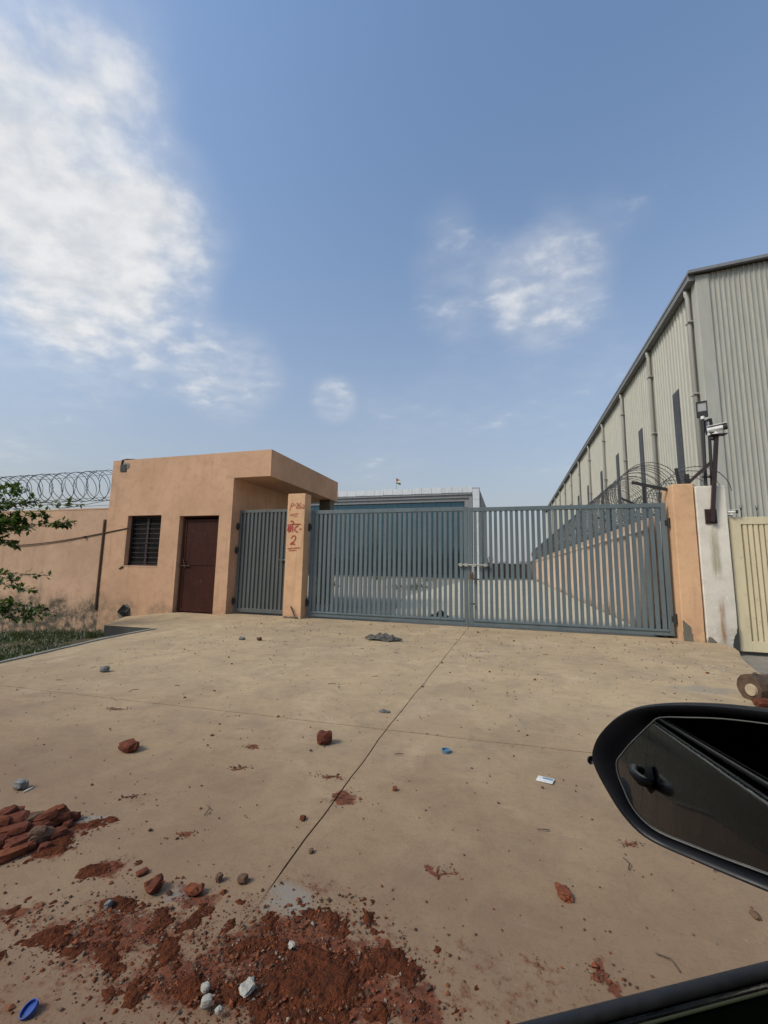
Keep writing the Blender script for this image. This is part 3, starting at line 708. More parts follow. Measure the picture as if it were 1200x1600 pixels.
# ------------------------------------------------------------------ gates
def hinge(x, z, y, parent, mat):
    mb = MB(); mb.tube([(x, y, z - .09), (x, y, z + .09)], .026, 8); mb.box(x - .06, x + .055, y - .006, y + .014, z - .05, z + .05); part('hinge', mb, mat, parent)
def leaf(label, x0, x1, y, z0, z1, npk, hx):
    r_ = root('gate_leaf', label, 'gate', ((x0 + x1) / 2, y, 0), 'pair of grey barred gate leaves')
    fw = .085
    mb = MB(); mb.box(x0, x0 + fw, y, y + .06, z0, z1); mb.box(x1 - fw, x1, y, y + .06, z0, z1)
    mb.box(x0 + fw, x1 - fw, y, y + .06, z1 - fw, z1); mb.box(x0 + fw, x1 - fw, y, y + .06, z0, z0 + .11)
    mb.box(x0 + fw, x1 - fw, y - .018, y, z0 + .075, z0 + .11)
    part('frame', mb, GATE, r_, bevel=.004)
    pm = MB(); pm.box(-.032, .032, .012, .05, z0 + .11, z1 - fw); me = pm.mesh('picket', GATE)
    L = r_.location
    for k in range(npk):
        x = x0 + fw + (x1 - x0 - 2 * fw) * (k + .5) / npk
        inst('picket', me, r_, (x - L.x + random.uniform(-.003, .003), y - L.y, 0), (0, 0, random.uniform(-.02, .02)))
    for z in (.35, 2.1): hinge(hx, z, y - .005, r_, BLACKST)
    return r_
GY = 8.92
ll = leaf('left leaf of the grey barred double gate, next to the lettered post', -4.50, -.835, GY, .045, 2.50, 31, -4.53)
lr = leaf('right leaf of the grey barred double gate, next to the plain post', -.822, 2.83, GY, .045, 2.48, 33, 2.857)
mb = MB(); mb.tube([(-1.03, GY - .05, 1.27), (-.42, GY - .05, 1.265)], .016, 8)
for x in (-.98, -.87, -.70, -.48): mb.box(x - .03, x + .03, GY - .072, GY - .001, 1.235, 1.30)
mb.bar((-.74, GY - .06, 1.28), (-.74, GY - .06, 1.12), .022, .03)
part('bolt', mb, PIPEM, lr)
mb = MB(); mb.tube([(-.77, GY - .05, .48), (-.70, GY - .07, .48)], .018, 6); part('catch', mb, RUST, lr)
mb = MB(); mb.box(-.795, -.715, GY - .085, GY - .045, .98, 1.085); mb.tube([(-.78, GY - .065, 1.08), (-.775, GY - .065, 1.14), (-.735, GY - .065, 1.14), (-.73, GY - .065, 1.08)], .008, 6)
tag(part('padlock', mb, RUST, bevel=.006, at=(-.755, GY - .06, 1.0)), 'rusty padlock hanging from the gate bolt', 'padlock')
# wicket gate of ribbed sheet
wk = root('wicket_gate', 'narrow grey ribbed sheet gate between guard house and lettered post', 'gate', (-5.8, 8.97, 0))
x0, x1, z0, z1 = -6.52, -5.06, .05, 2.56; y = 8.97
mb = MB(); mb.box(x0, x0 + .07, y, y + .05, z0, z1); mb.box(x1 - .07, x1, y, y + .05, z0, z1); mb.box(x0 + .07, x1 - .07, y, y + .05, z1 - .07, z1); mb.box(x0 + .07, x1 - .07, y, y + .05, z0, z0 + .09)
part('frame', mb, GATE2, wk, bevel=.004)
mb = MB(); pts = []; xx = x0 + .07; per = (x1 - x0 - .14) / 12
for k in range(12):
    for fx, dy_ in ((0, .036), (.32, .036), (.42, .006), (.90, .006), (.99, .036)): pts.append((xx + (k + fx) * per, y + dy_))
pts.append((x1 - .07, y + .036))
n = len(pts); mb.add([(a, b, z0 + .09) for a, b in pts] + [(a, b, z1 - .07) for a, b in pts], [(i, i + 1, n + i + 1, n + i) for i in range(n - 1)]); part('ribbed_sheet', mb, GATE2, wk)
mb = MB(); mb.tube([(-5.32, y - .03, 1.32), (-5.05, y - .03, 1.32)], .014, 6); mb.box(-5.28, -5.23, y - .045, y + .005, 1.28, 1.36); part('bolt', mb, GATE2, wk)
for z in (.3, 1.55, 2.15): hinge(x0 - .03, z, y - .005, wk, BLACKST)
# neighbour's cream gate
cg = root('cream_gate', "neighbour's cream slatted steel gate right of the white post", 'gate', (5.0, 8.74, -.2))
x0, x1, z0, z1 = 3.725, 7.2, -.12, 2.17; y = 8.74
mb = MB(); mb.box(x0, x0 + .17, y, y + .06, z0, z1); mb.box(x1 - .12, x1, y, y + .06, z0, z1); mb.box(x0 + .17, x1 - .12, y, y + .06, z1 - .13, z1); mb.box(x0 + .17, x1 - .12, y, y + .06, z0, z0 + .17)
part('frame', mb, CREAMG, cg, bevel=.004)
mb = MB(); mb.box(x0 + .17, x1 - .12, y + .045, y + .05, z0 + .17, z1 - .13); part('backing_sheet', mb, CREAMG, cg)
pm = MB(); pm.box(-.027, .027, 0, .03, z0 + .172, z1 - .132); me = pm.mesh('slat', CREAMG)
k = 0; xx = x0 + .23
while xx < x1 - .2:
    inst('slat', me, cg, (xx - 5.0, .012, .2), (0, 0, random.uniform(-.06, .06))); xx += .079
for x in (3.93, 4.16, 4.5):
    mb = MB(); mb.tube([(x, y + .03, z1 - .002), (x, y + .03, z1 + .16)], .006, 5); mb.tube([(x, y + .03, z1 + .12), (x + .03, y + .03, z1 + .21)], [.01, .002], 5); mb.tube([(x, y + .03, z1 + .12), (x - .02, y + .03, z1 + .21)], [.008, .002], 5); part('spike', mb, BLACKST, cg)

# ------------------------------------------------------------------ side compound wall with pilasters, brackets, coils
WX = 2.62
cw = root('compound_wall', 'peach side wall with pilasters and ledge running back behind the gate', 'wall', (WX + .1, 30, 0))
mb = MB(); mb.box(WX, WX + .2, 9.26, 60, -.3, 2.24); part('wall_face', mb, SIDEP, cw)
pm = MB(); pm.box(-.045, -.001, -.2, .2, -.1, 2.0); me = pm.mesh('pilaster', CREAMP)
yy = 10.4
while yy < 59: inst('pilaster', me, cw, (WX - cw.location.x, yy - 30, 0)); yy += 1.55
mb = MB(); mb.box(WX - .075, WX - .002, 9.26, 60, 2.0, 2.07); part('ledge', mb, CREAMP, cw)
rw2 = root('razor_wire', 'large razor wire coil receding along the side wall behind the gate', 'razor wire', (WX + .1, 25, 2.24))
def rw_far():
    return coil((WX + .13, 9.45, 2.87), (WX + .10, 46, 2.72), .53, .17, .0075, 0, 22, .06, 11)
part('coil', rw_far(), RAZOR, rw2)
for dz_, dx_ in ((.52, .12), (.1, -.35), (.15, .5)):
    mb = MB(); mb.tube([(WX + dx_, 9.4 + i * 4, 2.4 + dz_ - .02 * (i % 2)) for i in range(10)], .006, 4); part('strand', mb, RAZOR, rw2)
for yy in [9.75 + 3.05 * i for i in range(11)]:
    mb = MB(); mb.bar((WX + .1, yy, 2.235), (WX + .1, yy, 2.95), .045); mb.bar((WX + .09, yy + .03, 2.5), (WX - .32, yy + .03, 2.72), .035); part('bracket', mb, BLACKST, rw2)
rw3 = root('razor_wire', 'loose razor wire coil behind the white post and flood lights', 'razor wire', (3.55, 10, 2.2))
part('coil', coil((3.50, 9.25, 2.72), (3.75, 15, 2.72), .52, .42, .0075, 0, 24, .07, 21), RAZOR, rw3)
mb = MB(); mb.box(3.2, 3.42, 9.28, 20, -.3, 2.3)
nw = tag(part('parallel_wall', mb, WHITEP, at=(3.3, 14, 0)), "neighbour's low whitewashed wall running back behind the white post", 'wall')
# iron stubs on the right post
mb = MB(); mb.bar((3.03, 8.78, 2.78), (2.995, 8.78, 3.10), .045); o = tag(part('iron_stub', mb, BLACKST, at=(3.03, 8.78, 2.78)), 'short black iron stub on top of the plain peach post, left one', 'iron stub')
mb = MB(); mb.bar((3.17, 8.78, 2.78), (3.155, 8.78, 2.98), .06); mb.bar((3.12, 8.74, 2.80), (3.10, 8.74, 2.90), .02); tag(part('iron_stub', mb, BLACKST, at=(3.17, 8.78, 2.78)), 'thick black iron stub on top of the plain peach post at the brace', 'iron stub')
mb = MB(); mb.bar((2.30, 8.95, 2.90), (2.93, 8.95, 2.72), .05); tag(part('projecting_iron_bar', mb, BLACKST, at=(2.88, 8.95, 2.7)), 'black iron bar jutting left from the plain post over the gate', 'iron bar')

# camera pole, flood lights, cameras
cp = root('camera_pole', 'dark maroon square pole with diagonal brace bolted to the white post', 'pole', (3.45, PY - .06, 2.2))
mb = MB(); mb.box(3.345, 3.52, PY - .045, PY - .023, 2.05, 2.31); plate = part('bracket_plate', mb, DARKST, cp, bevel=.003)
mb = MB()
for x in (3.37, 3.495):
    for z in (2.09, 2.27): mb.tube([(x, PY - .044, z), (x, PY - .06, z)], .012, 6)
part('bolt', mb, BLACKST, plate)
mb = MB(); mb.bar((3.43, PY - .075, 2.08), (3.60, PY - .09, 3.63), .058); part('shaft', mb, DARKST, cp)
mb = MB(); mb.bar((3.18, PY + .05, 2.83), (3.52, PY - .03, 3.17), .055); part('brace', mb, DARKST, cp)
mb = MB(); mb.prism([(3.50, PY - .16), (3.74, PY - .17), (3.74, PY - .02), (3.50, PY - .02)], 3.632, 3.647); mb.tube([(3.53, PY - .08, 3.56), (3.55, PY - .08, 3.632)], .035, 8); part('top_plate', mb, DARKST, cp)
def cctv(label, base, direction, s, parent=None):
    r_ = root('security_camera', label, 'camera', base)
    b = Vector(base); d = Vector(direction).normalized(); Mx = d.to_track_quat('Z', 'Y').to_matrix().to_4x4()
    h = b + Vector((0, 0, .095 * s))
    mb = MB(); mb.lathe([(.001, 0), (.05 * s, 0), (.05 * s, .02 * s), (.03 * s, .03 * s), (.001, .03 * s)], 14, Matrix.Translation(b)); mb.tube([b + Vector((0, 0, .02 * s)), h - d * .02 * s], .016 * s, 8); part('mount', mb, WHITEPL, r_, smooth=False)
    mb = MB(); L = .24 * s; mb.lathe([(.001, -L * .45), (.034 * s, -L * .45), (.04 * s, -L * .38), (.04 * s, L * .42), (.001, L * .42)], 16, Matrix.Translation(h) @ Mx); part('body', mb, WHITEPL, r_)
    mb = MB(); mb.lathe([(.041 * s, L * .36), (.046 * s, L * .36), (.046 * s, L * .58), (.038 * s, L * .58), (.036 * s, L * .45), (.001, L * .45)], 16, Matrix.Translation(h) @ Mx); part('lens_hood', mb, BLACKST, r_)
    mb = MB(); a = d.cross(Vector((0, 0, 1))).normalized(); u_ = a.cross(d)
    q4 = [h + d * (L * s_) + a * (.05 * s * t_) + u_ * (.05 * s) for s_, t_ in ((-.45, -1), (.62, -1), (.62, 1), (-.45, 1))]
    mb.add(q4 + [p_ + u_ * .008 * s for p_ in q4], [(3, 2, 1, 0), (4, 5, 6, 7), (0, 1, 5, 4), (1, 2, 6, 5), (2, 3, 7, 6), (3, 0, 4, 7)]); part('sunshade', mb, WHITEPL, r_)
    return r_
cctv('white bullet camera on top of the maroon pole', (3.60, PY - .09, 3.648), (.93, -.30, .10), 1.15)
def sidecam():
    r_ = cctv('small white bullet camera low on the white post above the cream gate', (3.76, PY + .0, 2.20), (.9, -.35, -.03), .62)
    mb = MB(); mb.tube([(3.68, PY + .06, 2.19), (3.76, PY, 2.195)], .012, 6); part('wall_arm', mb, BLACKST, r_)
sidecam()
def flood(label, foot, top, face, s, tilt):
    r_ = root('flood_light', label, 'flood light', foot)
    foot = Vector(foot); top = Vector(top)
    mb = MB(); mb.tube([foot, top], .027, 8); part('pole', mb, BLACKST, r_)
    mb = MB(); mb.box(foot.x - .05, foot.x + .05, foot.y - .05, foot.y + .05, foot.z, foot.z + .012); part('foot_plate', mb, BLACKST, r_)
    d = Vector(face).normalized(); Mx = Matrix.Translation(top + Vector((0, 0, .17 * s))) @ d.to_track_quat('Y', 'Z').to_matrix().to_4x4() @ Matrix.Rotation(tilt, 4, 'X')
    mb = MB(); w, h_ = .085 * s, .15 * s
    mb.box(-w, -w + .018, -.025, .025, -h_, h_, Mx); mb.box(w - .018, w, -.025, .025, -h_, h_, Mx); mb.box(-w + .018, w - .018, -.025, .025, h_ - .02, h_, Mx); mb.box(-w + .018, w - .018, -.03, .03, -h_, -h_ * .25, Mx)
    part('housing', mb, BLACKST, r_)
    mb = MB(); mb.box(-w + .018, w - .018, -.006, .006, -h_ * .25, h_ - .02, Mx); part('glass', mb, LAMPG, r_)
    mb = MB(); mb.tube([top - Vector((0, 0, .02)), top + Vector((0, 0, .035))], .034, 8); part('collar', mb, WHITEPL, r_)
    mb = MB(); mb.bar(foot + Vector((-.06, -.03, .18)), foot + Vector((.07, -.03, .18)), .025); part('clamp', mb, BLACKST, r_)
    return r_
flood('taller flood light with pale lit-through glass on a thin black pole', (3.45, 8.80, 2.735), (3.49, 8.80, 4.03), (.35, .93, .1), 1.0, 0)
flood('shorter flood light turned sideways, next to the camera pole', (3.56, 8.84, 2.735), (3.59, 8.84, 3.72), (.95, .25, .1), .9, 0)

# ------------------------------------------------------------------ warehouse
HX, HY0, HY1, HZ = 7.5, 18.42, 92.0, 13.1
wh = root('warehouse', 'tall beige corrugated steel warehouse behind the right wall', 'warehouse', (HX, HY0, 0))
def ribbed(width, z0, z1, nrib, deep, flat=.62):
    pts = []; per = width / nrib
    for k in range(nrib):
        for fx, d_ in ((0, 0), (flat, 0), (flat + .09, deep), (.91, deep), (1.0, 0)): 
            if fx == 1.0 and k < nrib - 1: continue
            pts.append((k * per + fx * per, d_))
    return pts
# side wall panels (1.02 m sheets)
pw_ = 1.02; pts = ribbed(pw_ - .03, 0, 0, 3, .045)
mb = MB(); n = len(pts); mb.add([(-d_, a, -.3) for a, d_ in pts] + [(-d_, a, HZ) for a, d_ in pts], [(n + i, n + i + 1, i + 1, i) for i in range(n - 1)])
me = mb.mesh('cladding_panel', CLAD)
ny = int((HY1 - HY0 - .4) / pw_)
for k in range(ny): inst('cladding_panel', me, wh, (-.012 * (k % 2), .4 + k * pw_, 0))
mb = MB(); mb.box(HX + .03, HX + .08, HY0 + .1, HY1, -.3, HZ - .02); part('side_backing', mb, TRIMG, wh)
# gable : sloping top, panels each cut to the roof line
GW = 40.0; slope = .062
def gable_panel(i):
    xa = .42 + i * pw_; pts = ribbed(pw_ - .012, 0, 0, 6, .045)
    mb = MB(); n = len(pts)
    mb.add([(HX + xa + a, HY0 - d_ - .012 * (i % 2), -.3) for a, d_ in pts] + [(HX + xa + a, HY0 - d_ - .012 * (i % 2), HZ + .02 + (xa + a) * slope) for a, d_ in pts], [(i_, i_ + 1, n + i_ + 1, n + i_) for i_ in range(n - 1)])
    return part('cladding_panel', mb, CLADG, wh)
for i in range(19): gable_panel(i)
mb = MB(); mb.add([(HX + .1, HY0 + .06, -.3), (HX + 20, HY0 + .06, -.3), (HX + 20, HY0 + .06, HZ + 20 * slope), (HX + .1, HY0 + .06, HZ)], [(0, 1, 2, 3)]); part('gable_backing', mb, TRIMG, wh)
# corner flashing
mb = MB(); mb.box(HX - .07, HX + .40, HY0 - .075, HY0 + .38, -.3, HZ + .0); part('corner_flashing', mb, CLADG, wh, bevel=.02)
# roof sheet, gutter, verge
mb = MB(); mb.add([(HX - .35, HY0 - .25, HZ + .10), (HX + 20.2, HY0 - .25, HZ + .10 + 20.5 * slope), (HX + 20.2, HY1, HZ + .10 + 20.5 * slope), (HX - .35, HY1, HZ + .10)], [(0, 1, 2, 3)]); rf = part('roof', mb, TRIMG, wh)
mb = MB(); mb.box(HX - .33, HX - .08, HY0 - .1, HY1, HZ - .24, HZ + .06); part('gutter', mb, TRIMG, wh, bevel=.02)
mb = MB(); mb.box(HX - .36, HX - .325, HY0 - .1, HY1, HZ + .0, HZ + .115); part('eave_trim', mb, MGREY, wh)
mb = MB(); mb.add([(HX - .36, HY0 - .28, HZ + .01), (HX + 20.2, HY0 - .28, HZ + .01 + 20.5 * slope), (HX + 20.2, HY0 - .28, HZ + .135 + 20.5 * slope), (HX - .36, HY0 - .28, HZ + .135),
                    (HX - .36, HY0 - .14, HZ + .01), (HX + 20.2, HY0 - .14, HZ + .01 + 20.5 * slope), (HX + 20.2, HY0 - .14, HZ + .135 + 20.5 * slope), (HX - .36, HY0 - .14, HZ + .135)],
       [(0, 1, 2, 3), (7, 6, 5, 4), (0, 4, 5, 1), (3, 2, 6, 7), (0, 3, 7, 4)]); part('verge_trim', mb, MGREY, wh)
# downpipes with collars, windows
for k, yy in enumerate([18.95, 24.1, 29.75, 35.7, 41.9, 47.8, 53.8, 59.8, 65.8, 71.8, 77.8, 83.8]):
    mb = MB(); mb.tube([(HX - .2, yy, HZ - .2), (HX - .2, yy, HZ - .45), (HX - .16, yy, HZ - .6), (HX - .16, yy, -.1)], .085, 10)
    dpp = part('downpipe', mb, PIPEM, wh, smooth=True)
    mb = MB()
    for z in (11.4, 8.3, 5.2, 2.1): mb.tube([(HX - .16, yy, z - .05), (HX - .16, yy, z + .05)], .115, 10); mb.box(HX - .26, HX - .05, yy - .16, yy + .16, z - .02, z + .02)
    part('collar', mb, PIPEM, dpp)
for k, yy in enumerate([21.15, 26.55, 32.05, 37.4, 43.6, 49.6, 55.6, 61.6, 67.6, 73.6]):
    w = .36; mb = MB(); z0, z1 = 3.6, 9.33
    mb.box(HX - .085, HX - .05, yy - w, yy + w, z0, z1); wn_ = part('window', mb, LOUV, wh)
    mb = MB(); zz_ = z0 + .1
    while zz_ < z1 - .1:
        mb.box(HX - .094, HX - .086, yy - w + .03, yy + w - .03, zz_, zz_ + .13); zz_ += .15
    stuff(part('louvre', mb, LOUV, wn_))

# ------------------------------------------------------------------ office building behind
OY = 45.0; OX1 = -2.94; OX0 = -27.0
ob = root('office_building', 'office block with blue glass front and silver panel frame behind the left gate leaf', 'building', (-14, OY, 0))
mb = MB(); mb.box(OX0, OX1 - .05, OY + 1.3, OY + 14, -.1, 9.1); part('core_wall', mb, DGREY, ob)
mb = MB(); mb.box(OX0, -4.55, OY + .55, OY + 1.25, .05, 8.40); part('facade_backing', mb, DGREY, ob)
cols = 13; rows = 4; pwid = (-4.62 - OX0) / 15
pm = MB(); pm.box(.012, pwid - .012, -.02, .02, .012, 8.2 / rows - .012); me = pm.mesh('pane', BGLASS)
for i in range(15):
    for j in range(rows): inst('pane', me, ob, (OX0 + i * pwid + 14, .52, .15 + j * 8.2 / rows), (random.uniform(-.002, .002), 0, random.uniform(-.002, .002)))
mb = MB(); mb.box(OX0, -4.55, OY + .2, OY + 1.25, 8.405, 8.75); mb.box(OX0, -4.05, OY + .05, OY + 1.25, 8.755, 9.08); mb.box(OX0, -3.75, OY - .1, OY + 1.25, 9.085, 9.28); part('soffit_frame', mb, MGREY, ob)
mb = MB(); mb.box(-4.545, -4.06, OY + .2, OY + 1.25, .05, 8.75); mb.box(-4.045, -3.72, OY + .05, OY + 1.25, .05, 9.08); part('jamb_frame', mb, MGREY, ob)
mb = MB(); mb.box(OX0, -3.7, OY - .3, OY + 1.25, -.1, .14); part('plinth', mb, BARECEM, ob)
pm = MB(); pm.box(.012, 1.098, -.03, .5, 0, .64); me = pm.mesh('parapet_panel', ALU)
k = 0; xx = -3.65 - 1.11
while xx > OX0:
    inst('parapet_panel', me, ob, (xx + 14, -.12, 9.285 + .012 * (k % 3)), (0, 0, random.uniform(-.006, .006))); xx -= 1.11; k += 1
pm = MB(); pm.box(.01, .70, -.03, .5, .01, 1.19); me = pm.mesh('column_panel', ALU)
for j in range(8): inst('column_panel', me, ob, (-3.66 + 14, -.10, .1 + j * 1.2), (random.uniform(-.003, .003), 0, 0))
mb = MB(); mb.box(-3.66, OX1 - .02, OY + .45, OY + 1.25, -.1, 9.9); part('corner_column', mb, MGREY, ob)
mb = MB(); mb.box(OX1 - .04, OX1 + .02, OY + 1.26, OY + 13.9, -.1, 9.6); part('side_cladding', mb, DGREY, ob)
fl = root('flag', 'small flag on a thin pole above the silver parapet', 'flag', (-12.34, OY + .6, 9.9))
mb = MB(); mb.tube([(-12.34, OY + .6, 9.3), (-12.34, OY + .6, 11.4)], .028, 6); part('pole', mb, PIPEM, fl)
mb = MB(); vs = []; nx_, nz_ = 9, 4
for i in range(nx_):
    for j in range(nz_):
        t = i / (nx_ - 1); vs.append((-12.31 + .50 * t, OY + .6 + .07 * math.sin(5 * t), 11.38 - .30 * t - .62 * j / (nz_ - 1) * (1 - .1 * t)))
mb.add(vs, [(i * nz_ + j, i * nz_ + j + 1, (i + 1) * nz_ + j + 1, (i + 1) * nz_ + j) for i in range(nx_ - 1) for j in range(nz_ - 1)]); part('cloth', mb, FLAGM, fl, smooth=True)

# far yard wall
mb = MB(); mb.box(-24, 2.6, 60.02, 60.3, -.2, 1.75); mb.box(-24, 2.6, 59.95, 60.35, 1.75, 1.9)
tag(part('yard_end_wall', mb, ENDW, at=(-1, 60.1, 0)), 'low brownish wall closing the far end of the yard', 'wall')

# ------------------------------------------------------------------ vegetation
def leaf_quad(mb, p, d, up, L, W_):
    d = d.normalized(); s_ = d.cross(up)
    if s_.length < .05: s_ = d.cross(Vector((1, 0, 0)))
    s_.normalize(); u_ = s_.cross(d)
    mb.add([p, p + d * L * .5 + s_ * W_ / 2 + u_ * L * .04, p + d * L, p + d * L * .5 - s_ * W_ / 2 + u_ * L * .04, p + d * L * .52 - u_ * L * .03], [(0, 1, 4), (1, 2, 4), (2, 3, 4), (3, 0, 4)])
def rv(rnd): return Vector((rnd.uniform(-1, 1), rnd.uniform(-1, 1), rnd.uniform(-1, 1)))
# sapling on the left bank : tips and junctions taken from the photograph, on a trunk just outside the frame
rnd = random.Random(21)
SY = 5.9
tb = yp(-75, 1010, SY); tb.z = lowz(tb.x, tb.y) - .02
sap = root('sapling', 'leafy green sapling reaching in over the grass from the left edge', 'sapling', tb)
trunk = [tb, tb + Vector((.03, .02, .7)), yp(-80, 900, SY), yp(-68, 830, SY + .05), yp(-60, 760, SY)]
tm = MB(); tm.tube(trunk, [.035, .03, .026, .02, .012], 7)
lm = MB()
def branch(p0, tip, dens=1.0, sub=3, leafL=.12, spread=.16, sag=.06):
    p0 = Vector(p0); tip = Vector(tip); n = 10; pts = []
    for i in range(n + 1):
        t = i / n; pts.append(p0.lerp(tip, t) + Vector((0, 0, sag * math.sin(math.pi * t))) + rv(rnd) * .012)
    tm.tube(pts, [.011 * (1 - .8 * i / n) + .002 for i in range(n + 1)], 5)
    dirn = (tip - p0).normalized()
    for k in range(int(26 * dens)):
        t = .30 + .70 * rnd.random() ** .8; p_ = p0.lerp(tip, t) + Vector((0, 0, sag * math.sin(math.pi * t)))
        d = (dirn * rnd.uniform(.2, 1.0) + rv(rnd) * .75 + Vector((0, 0, -.15))); o_ = rv(rnd) * spread * (.35 + .65 * (1 - t))
        leaf_quad(lm, p_ + o_ * .6, d, Vector((0, 0, 1)) + rv(rnd) * .35, leafL * rnd.uniform(.6, 1.15), leafL * rnd.uniform(.42, .62))
        if rnd.random() < .25: tm.tube([p_, p_ + o_ * .6], .002, 3)
    for k in range(sub):
        t = rnd.uniform(.45, .9); q0 = p0.lerp(tip, t) + Vector((0, 0, sag * math.sin(math.pi * t))); dd = dirn * rnd.uniform(.05, .22) + rv(rnd) * .13
        tm.tube([q0, q0 + dd], [.004, .0015], 4)
        for _ in range(int(7 * dens)): leaf_quad(lm, q0 + dd * rnd.uniform(.4, 1.05), dd + rv(rnd) * .2, Vector((0, 0, 1)) + rv(rnd) * .3, leafL * rnd.uniform(.6, 1), leafL * rnd.uniform(.38, .55))
J = [yp(-68, 840, SY), yp(-75, 905, SY), yp(-70, 800, SY), yp(-76, 950, SY)]
for (j, tx, ty, dy_, dens, sub) in [(0, 116, 816, .0, 1.9, 4), (2, 131, 789, .1, 1.1, 3), (2, 40, 764, .0, 1.2, 4), (2, 26, 756, .2, 1.0, 3), (0, 70, 800, -.1, 1.6, 5), (0, 45, 826, -.05, 1.8, 5), (0, 22, 850, .1, 1.6, 4), (0, 12, 790, .0, 1.7, 5),
                                    (2, 58, 785, .2, 1.2, 3), (0, 30, 812, .25, 1.8, 5), (0, -10, 840, .0, 1.8, 5), (2, -20, 775, 0, 1.6, 5), (0, 5, 815, -.2, 1.8, 5),
                                    (1, 76, 899, .05, .8, 2), (1, 58, 925, -.1, 1.0, 2), (3, 87, 962, .0, 1.3, 4), (3, 60, 972, .1, 1.0, 3), (3, 40, 945, -.05, 1.0, 2), (1, 30, 905, .1, .7, 2), (3, 66, 950, .15, 1.0, 3), (1, -10, 930, 0, 1, 3)]:
    branch(J[j], yp(tx, ty, SY + dy_), dens * 2.6, sub)
part('trunk', tm, BARK, sap, smooth=True); part('crown', lm, LEAF, sap)

def tree_mesh(seed, h, cr, leaves, lsize):
    rnd = random.Random(seed); tm = MB(); lm = MB()
    tm.tube([(0, 0, -.3), (.05, .03, h * .3), (.1, -.05, h * .55), (.05, 0, h * .85)], [.16, .13, .09, .03], 7)
    cl = []
    for k in range(14):
        a = rnd.uniform(0, 6.28); zc = h * rnd.uniform(.38, .93); rr_ = cr * rnd.uniform(.25, .85) * (1.1 - abs(zc / h - .6)); c = Vector((rr_ * math.cos(a), rr_ * math.sin(a), zc)); cl.append((c, cr * rnd.uniform(.28, .5)))
        tm.tube([(.05, 0, zc * .7), c * .6 + Vector((0, 0, zc * .35)), c], [.05, .03, .01], 5)
    for k in range(leaves):
        c, r_ = rnd.choice(cl); d = rv(rnd); d = d.normalized() * r_ * rnd.random() ** .4
        leaf_quad(lm, c + d, rv(rnd), Vector((0, 0, 1)), lsize * rnd.uniform(.6, 1.3), lsize * .6)
    return tm.mesh('trunk', BARK, smooth=True), lm.mesh('crown', LEAFD)
TM = [tree_mesh(1, 6.5, 2.6, 1700, .30), tree_mesh(2, 8.0, 3.2, 1900, .33), tree_mesh(3, 5.2, 2.4, 1500, .28)]
def tree(label, x, y, z, kind, s, rz, group):
    r_ = root('tree', label, 'tree', (x, y, z), group, rz); r_.scale = (s, s, s)
    inst('trunk', TM[kind][0], r_, (0, 0, 0)); inst('crown', TM[kind][1], r_, (0, 0, 0)); return r_
for k, (x, y, kd, s) in enumerate([(-3.2, 66, 2, .62), (-.8, 68, 0, .42), (1.6, 67, 2, .5), (3.6, 66, 0, .40), (-5.2, 67, 0, .6), (-6.5, 65, 1, .55)]):
    tree('dark tree beyond the yard end wall seen between the gate bars', x, y, -.35, kd, s, k * 1.3, 'trees beyond the yard')
for k, (x, y, kd, s) in enumerate([(-34, -15, 1, .95), (-28, -17, 0, 1.0), (-22.5, -16, 1, .85), (-17, -18, 2, 1.1), (-12, -16, 0, 1.0), (-7, -17, 1, .8), (-2.5, -18, 0, 1.1), (3, -17, 2, 1.1), (8.5, -18, 1, .8), (-40, -17, 0, 1.1)]):
    tree('dark tree across the road mirrored in the blue glass front', x, y, -.35, kd, s, k * 1.9, 'trees across the road')
# grass and weeds on the bank
rnd = random.Random(5); gm = MB()
for k in range(26000):
    x = rnd.uniform(-15.5, -5.9); y = rnd.uniform(2.6, 8.7)
    if x > -6.05 - .12 * max(0, y - 3.6) and y < 6.4: continue
    if x > -9.4 and y > 6.2: continue
    dens = mnoise.noise((x * .7, y * .7, 4)) + .28 + .35 * (y > 7.6)
    if rnd.random() > dens + .45: continue
    z = lowz(x, y) + .03; h = rnd.uniform(.04, .13) * (1 + max(0, dens)); d = rv(rnd) * .12; w = rnd.uniform(.007, .018); a = rnd.uniform(0, 3.14)
    s_ = Vector((math.cos(a), math.sin(a), 0)) * w; p_ = Vector((x, y, z - .06))
    gm.add([p_ - s_, p_ + s_, p_ + s_ * .6 + Vector((d.x * .4, d.y * .4, h * .6)), p_ - s_ * .6 + Vector((d.x * .4, d.y * .4, h * .6)), p_ + Vector((d.x, d.y, h))], [(0, 1, 2, 3), (3, 2, 4)])
    if rnd.random() < .4: leaf_quad(gm, p_ + Vector((0, 0, h * .5)), rv(rnd) + Vector((0, 0, .3)), Vector((0, 0, 1)), rnd.uniform(.04, .10), .04)
stuff(part('grass', gm, GRASSM))
# a few weeds in the yard
gm = MB()
for (px, py) in ((500, 912), (508, 916), (640, 922), (655, 918), (590, 906), (668, 908), (497, 905)):
    c = gp(px, py)
    for k in range(70):
        p_ = c + Vector((rnd.gauss(0, .35), rnd.gauss(0, .5), .02)); leaf_quad(gm, p_, rv(rnd) + Vector((0, 0, .9)), Vector((1, 0, 0)), rnd.uniform(.1, .4), .07)
stuff(part('yard_weeds', gm, GRASSM))

